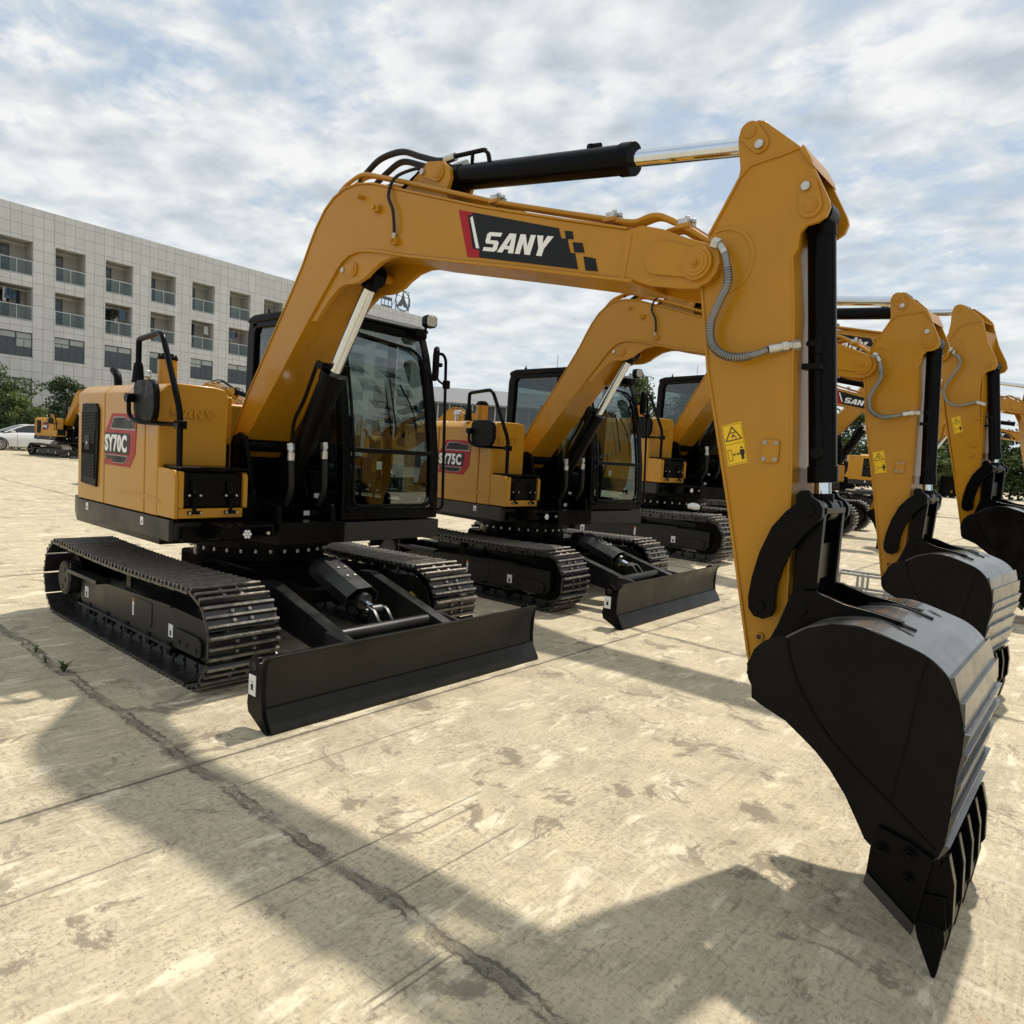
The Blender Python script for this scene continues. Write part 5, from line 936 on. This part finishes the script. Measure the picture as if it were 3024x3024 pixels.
def hedge(nm, label, x0, x1, y0, y1, h, n, seed, lm, size=.09):
    rnd = random.Random(seed); b = MB(); L_ = math.hypot(x1-x0, y1-y0)
    for i in range(int(L_/.8)+1):
        t = i/max(1, int(L_/.8)); c = Vector((x0+(x1-x0)*t, y0+(y1-y0)*t, h*.5)); k = rnd.uniform(.85, 1.15); leaves(b, c+Vector((0, 0, (k-1)*h*.5)), (.75, .75, h*.56*k), int(n/(L_/.8)), size, rnd)
    o = b.obj(nm, lm, smooth=False); return tag(o, label, 'hedge')
hedge('hedge', 'dense dark hedge behind the green wire fence', -43.9, -46.6, 2.5, 22, 2.3, 9000, 11, LF3)
GF = mat('fence_green', (.03, .13, .06), .5)
fn = empty('wire_fence', 'green wire mesh fence behind the white car', 'fence', None, (-43.0, 2.5, 0), math.atan2(19.5, -2.7)); 
for i in range(8): b = MB(); b.cyl((i*2.8, 0, 0), (i*2.8, 0, 2.0), .035, 8); b.obj('post', GF, fn)
b = MB(); [b.box(0, 19.6, -.01, .01, z, z+.02) for z in (.1, .5, .95, 1.4, 1.9)]; [b.box(i*.2, i*.2+.008, -.004, .004, .1, 1.9) for i in range(98)]; b.obj('mesh_panel', GF, fn, smooth=False)
# treeline and far buildings at the right
k = 0
for i, (x, y, h, w, s) in enumerate([(-25.2, 48.0, 8.6, 6, 21), (-22.0, 50.5, 7.4, 6, 22), (-36.5, 84, 10.5, 10, 23), (-27.5, 86, 10, 10, 24), (-19.5, 90, 10.5, 11, 25), (-12.6, 91, 8.2, 10, 26), (-5.0, 93, 7.8, 10, 27), (2.5, 92, 7.2, 9, 28), (-10.5, 84.5, 5.6, 7, 29), (-43, 80, 9, 9, 30)]):
    tree(['tall green tree behind the cab of the third excavator', 'green tree just right of the cab handrail, beyond the third excavator', 'round tree in the far treeline behind the middle excavators', 'far treeline tree left of the pale tower', 'far treeline tree hidden mostly by the second stick', 'bushy tree below the pale tower, between the second and third sticks', 'far bushy tree behind the third stick', 'far green tree at the right edge', 'low bright tree beside the black loader bucket', 'far tree right of the long grey shed'][i], (x, y), h, w, s, [LF1, LF3, LF1, LF3][i % 4] if i != 8 else LF2, .22 if i > 1 else .13, 8500, clumps=52, zmin=.10)
hedge('hedge', 'far dark hedge behind the black loader bucket', -40, 12, 87, 98, 3.6, 9000, 31, LF3, .22)
SHR = mat('shed_roof', (.16, .165, .175), .5, var=.12, vscale=2); SHW = mat('shed_wall', (.42, .42, .40), .8, var=.08); MAR = mat('maroon_panel', (.13, .02, .03), .7); DKG = mat('shed_glazing', (.03, .036, .04), .2)
sh_ = empty('long_shed', 'long grey shed with a band of windows behind the second excavator', 'building', None, (-58.5, 50.5, 0), math.atan2(9.5, 9.0))
b = MB(); b.box(-6, 46, .0, 12, 0, 5.2); b.obj('wall', SHW, sh_, smooth=False)
b = MB(); b.prism([(-.5, 6.9), (-.5, 7.1), (6, 9.3), (12.5, 7.1), (12.5, 6.9)], -6.4, 46.4, 'x'); b.obj('roof', SHR, sh_, smooth=False)
b = MB(); b.box(-6, 46, .15, 11.8, 5.2, 6.9); b.obj('window_band', DKG, sh_, smooth=False)
for i in range(40): b = MB(); b.box(-6+i*1.33, -5.86+i*1.33, .0, .14, 5.2, 6.9); b.obj('mullion', SHW, sh_, smooth=False)
b = MB(); b.box(8, 12, -.05, -.003, 1.5, 4.9); b.box(22, 27, -.05, -.003, 1.5, 4.9); b.split('wall_panel', MAR, sh_, smooth=False)
TW = mat('tower_wall', (.50, .52, .54), .8, var=.05)
def tower(label, loc, w, d, h, rz, fl):
    t = empty('apartment_tower', label, 'building', 'far apartment towers', (*loc, 0), rz); b = MB(); b.box(-w/2, w/2, 0, d, 0, h); b.box(-w/4, w/4, d*.3, d*.7, h, h+2.5); b.obj('wall', TW, t, smooth=False); k = 0
    for z in range(fl):
        for x in range(5):
            if k >= 95: break
            k += 1; b = MB(); x0 = -w/2+w*(x+.22)/5; zz = h-2.6-z*3.1; b.box(x0, x0+w*.11, -.12, -.02, zz, zz+1.6); b.obj('window', DKG, t, smooth=False)
tower('pale far tower rising above the treeline, between the second and third sticks', (-31.5, 234), 20, 14, 22, R(8), 6); tower('lower pale far tower left of the tall one', (-31.5, 205), 16, 12, 12, R(-6), 5)
tower('pale far tower farther left, mostly hidden by the second stick', (-46, 240), 16, 12, 22, R(4), 7)
# ------------------------------------------------ car
CW = mat('car_white', (.66, .67, .68), .25, coat=.8); CG = mat('car_glass', (.02, .025, .025), .06, coat=.5); TY = mat('tyre', (.015, .015, .015), .8); RM = mat('alloy', (.5, .5, .52), .3, metal=.8)
car = empty('parked_car', 'white saloon car parked beside the small excavator, nose to the left', 'car', None, (-42.4, 9.75, 0), R(-90))
def car_body():
    b = MB(); st = [(-2.32, .62, .86, .78), (-2.2, .42, .98, .84), (-1.75, .26, 1.06, .89), (-1.2, .22, 1.08, .91), (-.4, .20, 1.05, .92), (.5, .20, 1.02, .92), (1.2, .22, .96, .91), (1.9, .26, .86, .88), (2.25, .34, .74, .80), (2.38, .42, .62, .66)]
    rings = []
    for x, z0, z1, w in st:
        m_ = (z0+z1)/2; rings.append([b.bm.verts.new(v) for v in ((x, -w*.9, z0), (x, -w, z0+.08), (x, -w*1.01, m_), (x, -w*.97, z1-.10), (x, -w*.86, z1), (x, 0, z1+.035), (x, w*.86, z1), (x, w*.97, z1-.10), (x, w*1.01, m_), (x, w, z0+.08), (x, w*.9, z0))])
    for A, B in zip(rings, rings[1:]):
        for i in range(11): b._f([A[i], A[(i+1) % 11], B[(i+1) % 11], B[i]])
    b._f(rings[0]); b._f(rings[-1][::-1]); return b
cb_ = car_body().obj('body', CW, car, bevel=.01, ang=50)
b = MB(); lo = [(-1.95, 1.06), (-1.2, 1.38), (-.5, 1.46), (.15, 1.42), (1.25, .98)]
def cab_ring(x, z, w): return None
A = [b.bm.verts.new((x, -.80 if z < 1.1 else -.60, z)) for x, z in lo]; B = [b.bm.verts.new((x, .80 if z < 1.1 else .60, z)) for x, z in lo]; b._f(A); b._f(B[::-1]); [b._f([A[i], A[(i+1) % 5], B[(i+1) % 5], B[i]]) for i in range(5)]; b.obj('windows', CG, car, bevel=.02)
b = MB(); A = [b.bm.verts.new((x, s*.585, z+.012)) for s in (-1, 1) for x, z in ((-1.2, 1.38), (-.5, 1.46), (.12, 1.425))]; b._f([A[0], A[1], A[4], A[3]]); b._f([A[1], A[2], A[5], A[4]])
for s in (-1, 1): b.tube([(1.2, s*.80, 1.0), (.15, s*.60, 1.43), (-.5, s*.60, 1.465), (-1.2, s*.60, 1.39), (-1.9, s*.80, 1.07)], .035, 8); b.cyl((-.35, s*.79, 1.04), (-.40, s*.61, 1.44), .03, 6)
b.obj('roof', CW, car)
for sx in (-1.35, 1.42):
    for sy in (-1, 1):
        b = MB(); b.cyl((sx, sy*.70, .33), (sx, sy*.925, .33), .33, 30); w_ = b.obj('wheel', TY, car, bevel=.03); b = MB(); b.cyl((sx, sy*.93, .33), (sx, sy*.915, .33), .065, 14)
        for i in range(10): a = i*math.pi/5; Mx = Matrix.Translation((sx, 0, .33)) @ Matrix.Rotation(a, 4, 'Y'); b.prism([(-.018, .05), (.018, .05), (.024, .225), (-.024, .225)], *sorted((sy*.915, sy*.932)), 'y', Mx)
        b.prism(circ((sx, .33), .235, 28), *sorted((sy*.905, sy*.912))); b.tube([(sx+.225*math.cos(2*math.pi*i/30), sy*.925, .33+.225*math.sin(2*math.pi*i/30)) for i in range(31)], .018, 6, smooth=False); b.obj('rim', RM, w_)
        b = MB(); b.tube([(sx+.37*math.cos(R(a)), sy*.915, .33+.37*math.sin(R(a))) for a in range(-10, 191, 12)], .03, 6, smooth=False); b.obj('wheel_arch', TY, cb_)
for sy in (-1, 1):
    b = MB(); b.prism([(1.95, .70), (2.33, .58), (2.32, .68), (2.05, .78)], *sorted((sy*.60, sy*.86))); b.obj('headlight', BG, car, bevel=.01); b = MB(); b.box(.75, .95, *sorted((sy*.92, sy*1.08)), 1.0, 1.12); b.obj('wing_mirror', CW, car, bevel=.03)
    b = MB(); [b.box(x, x+.006, *sorted((sy*.925, sy*.935)), .30, .98) for x in (-.38, .62)]; b.split('door_gap', TY, cb_, smooth=False)
# ------------------------------------------------ small things
wr = mat('white_wrap', (.78, .78, .80), .4, bump=(18, .8, .03)); b = MB(); b.tube([(-.10, 0, 0), (-.04, .01, .012), (.04, -.01, .008), (.10, 0, 0)], lambda t: .035+.02*math.sin(math.pi*t), 10); o = b.obj('wrapped_bundle', wr, loc=(.10, 7.52, .865)); tag(o, 'small white wrapped bundle lying on the third excavator\'s track', 'bundle')
# low galvanised trestle between the buckets
tr = empty('steel_trestle', 'low galvanised steel trestle on the ground behind the nearest bucket', 'trestle', None, (2.45, 6.98, 0), R(2))
for y in (0, .32):
    b = MB(); b.box(0, 1.25, y-.015, y+.015, .21, .24); b.box(0, 1.25, y-.0149, y+.0149, .0, .03)
    for x in (.0, .30, .36, .64, .70, 1.1, 1.22): b.box(x, x+.028, y-.0148, y+.0148, .03, .21)
    b.obj('side_frame', GV, tr, bevel=.003)
b = MB(); [b.box(x, x+.028, .016, .304, .205, .235) for x in (.02, .62, 1.2)]; b.split('cross_bar', GV, tr, bevel=.003)
b = MB(); b.box(.66, .69, -.05, -.02, 0, .60); b.obj('post', GV, tr, bevel=.003)
tr2 = copy_tree(tr); tr2.location = (3.3, 8.2, 0); tr2['label'] = 'low galvanised steel trestle partly hidden by the second bucket'; tr2['group'] = tr['group'] = 'steel trestles by the buckets'
# weeds in the joint
WD = leaf_mat('weed_leaf', (.05, .085, .02), (.10, .14, .04))
def weed(label, x, y, n, h, seed):
    rnd = random.Random(seed); b = MB()
    for i in range(n):
        a = rnd.random()*6.28; l = h*rnd.uniform(.6, 1.1); o = rnd.uniform(.3, .9); d = Vector((math.cos(a)*o, math.sin(a)*o, 1)).normalized(); sd_ = d.cross(Vector((0, 0, 1))).normalized()*.006
        P_ = [Vector((0, 0, 0)), d*l*.5+Vector((0, 0, .01)), d*l+Vector((math.cos(a), math.sin(a), -.4))*l*.2]
        V_ = [[b.bm.verts.new(p+s*k) for s in (sd_, -sd_)] for p, k in zip(P_, (.6, 1.3, .1))]
        for A, B in zip(V_, V_[1:]): b._f([A[0], A[1], B[1], B[0]])
    o_ = b.obj('weed', WD, smooth=False, loc=(x, y, 0)); tag(o_, label, 'plant'); return o_
weed('small green weed tuft in the long joint beside the near track', .39, -1.53, 12, .09, 3); weed('low weed in the joint near the left edge', -.15, -1.53, 9, .05, 8); weed('low weed between the tuft and the left edge', .12, -1.55, 8, .045, 9)
# wheel loader far behind
ld = empty('wheel_loader', 'wheel loader with a big black front bucket parked by the far hedge', 'loader', None, (-6.6, 79.5, 0), R(-86))
b = MB(); b.box(-3.4, 1.2, -.75, .75, .9, 1.8); b.box(-3.4, -1.4, -.8, .8, 1.8, 2.5); b.obj('body', Y_, ld, bevel=.08)
b = MB(); b.box(-1.3, .2, -.7, .7, 1.8, 3.3); b.obj('cab', CG, ld, bevel=.06); b = MB(); b.box(-1.4, .3, -.78, .78, 3.3, 3.45); b.obj('roof', Y_, ld, bevel=.04)
for x in (-2.5, .4):
    for y in (-1.05, 1.05): b = MB(); b.cyl((x, y-.28, .75), (x, y+.28, .75), .75, 28); b.obj('wheel', TY, ld, bevel=.08)
for y in (-.5, .5): b = MB(); b.prism([(.2, 1.7), (.4, 1.95), (1.9, 1.1), (2.6, .6), (2.4, .4), (1.6, .9)], y-.09, y+.09); b.obj('lift_arm', Y_, ld, bevel=.02)
b = MB(); b.prism([(3.5, .12), (2.6, .05), (2.35, .35), (2.3, 1.0), (2.45, 1.7), (2.9, 2.1), (2.88, 2.05), (2.5, 1.66), (2.38, 1.0), (2.43, .40), (2.65, .14), (3.5, .16)], -1.45, 1.45); [b.prism([(3.5, .12), (2.6, .05), (2.35, .35), (2.3, 1.0), (2.45, 1.7), (2.9, 2.1), (3.0, 1.6)], y-.03, y+.03) for y in (-1.45, 1.45)]; bu = b.obj('bucket', KM, ld)
b = MB(); [b.box(3.4, 3.65, y-.07, y+.07, .08, .2) for y in (-1.3, -.65, 0, .65, 1.3)]; b.split('bucket_tooth', RM, bu)
# ------------------------------------------------ other excavators
G2 = 'excavators standing in the far parts of the yard'
NB = BL+('model_badge',)
clone(ex1, 'small excavator beside the white car, its arm tucked in', (-34.9, 9.6), R(13), .0, .10, -.55, 1.03, grp=G2)
clone(ex1, 'far excavator whose boom top shows above the nearest machine\'s hood', (-15.2, 5.9), R(20), 0, -.15, .15, 1.0, NB, G2)
clone(ex1, 'far excavator whose boom shows over the SY75C hood, nearest the grab rail', (-12.6, 12.6), R(15), 0, -.20, .2, 1.0, NB, G2)
clone(ex1, 'far excavator whose boom shows over the SY75C hood, left of the second cab', (-15.5, 18.6), R(22), 0, -.16, .15, 1.0, NB, G2)
# machines and a white block across the yard, behind the photographer: seen mirrored in the cab glass
G3 = 'machines across the yard mirrored in the cab windows'
clone(ex3, 'excavator across the yard mirrored low in the nearest cab glass', (20.0, 17.5), R(196), 0, .06, -.06, 1.0, (), G3, None, True)
clone(ex3, 'excavator across the yard mirrored in the glass edge beside the grab rail', (23.0, 24.5), R(200), 0, .06, -.06, 1.0, (), G3, None, True)
clone(ex3, 'excavator across the yard mirrored in the lower cab glass', (18.0, 10.6), R(190), 0, .06, -.06, 1.0, (), G3, None, True)
TG = tile_mat('white_green_tiles', (.62, .68, .64), (.58, .64, .61), 1.4, .9, .02)
apartment('apartment_building', 'white block across the yard mirrored in the upper cab glass', (33, 40), R(-96), range(0, 4), 3.4, .8, 1.7, [(1.0+3.1*i, 2.9+3.1*i, 'w') for i in range(8)], 26, 14, TG, False, -2)
apartment('apartment_building', 'second white block across the yard mirrored beside the first', (36, 22), R(-96), range(0, 5), 3.4, .8, 1.7, [(1.0+3.1*i, 2.9+3.1*i, 'w') for i in range(8)], 25, 18, TG, False, -2)
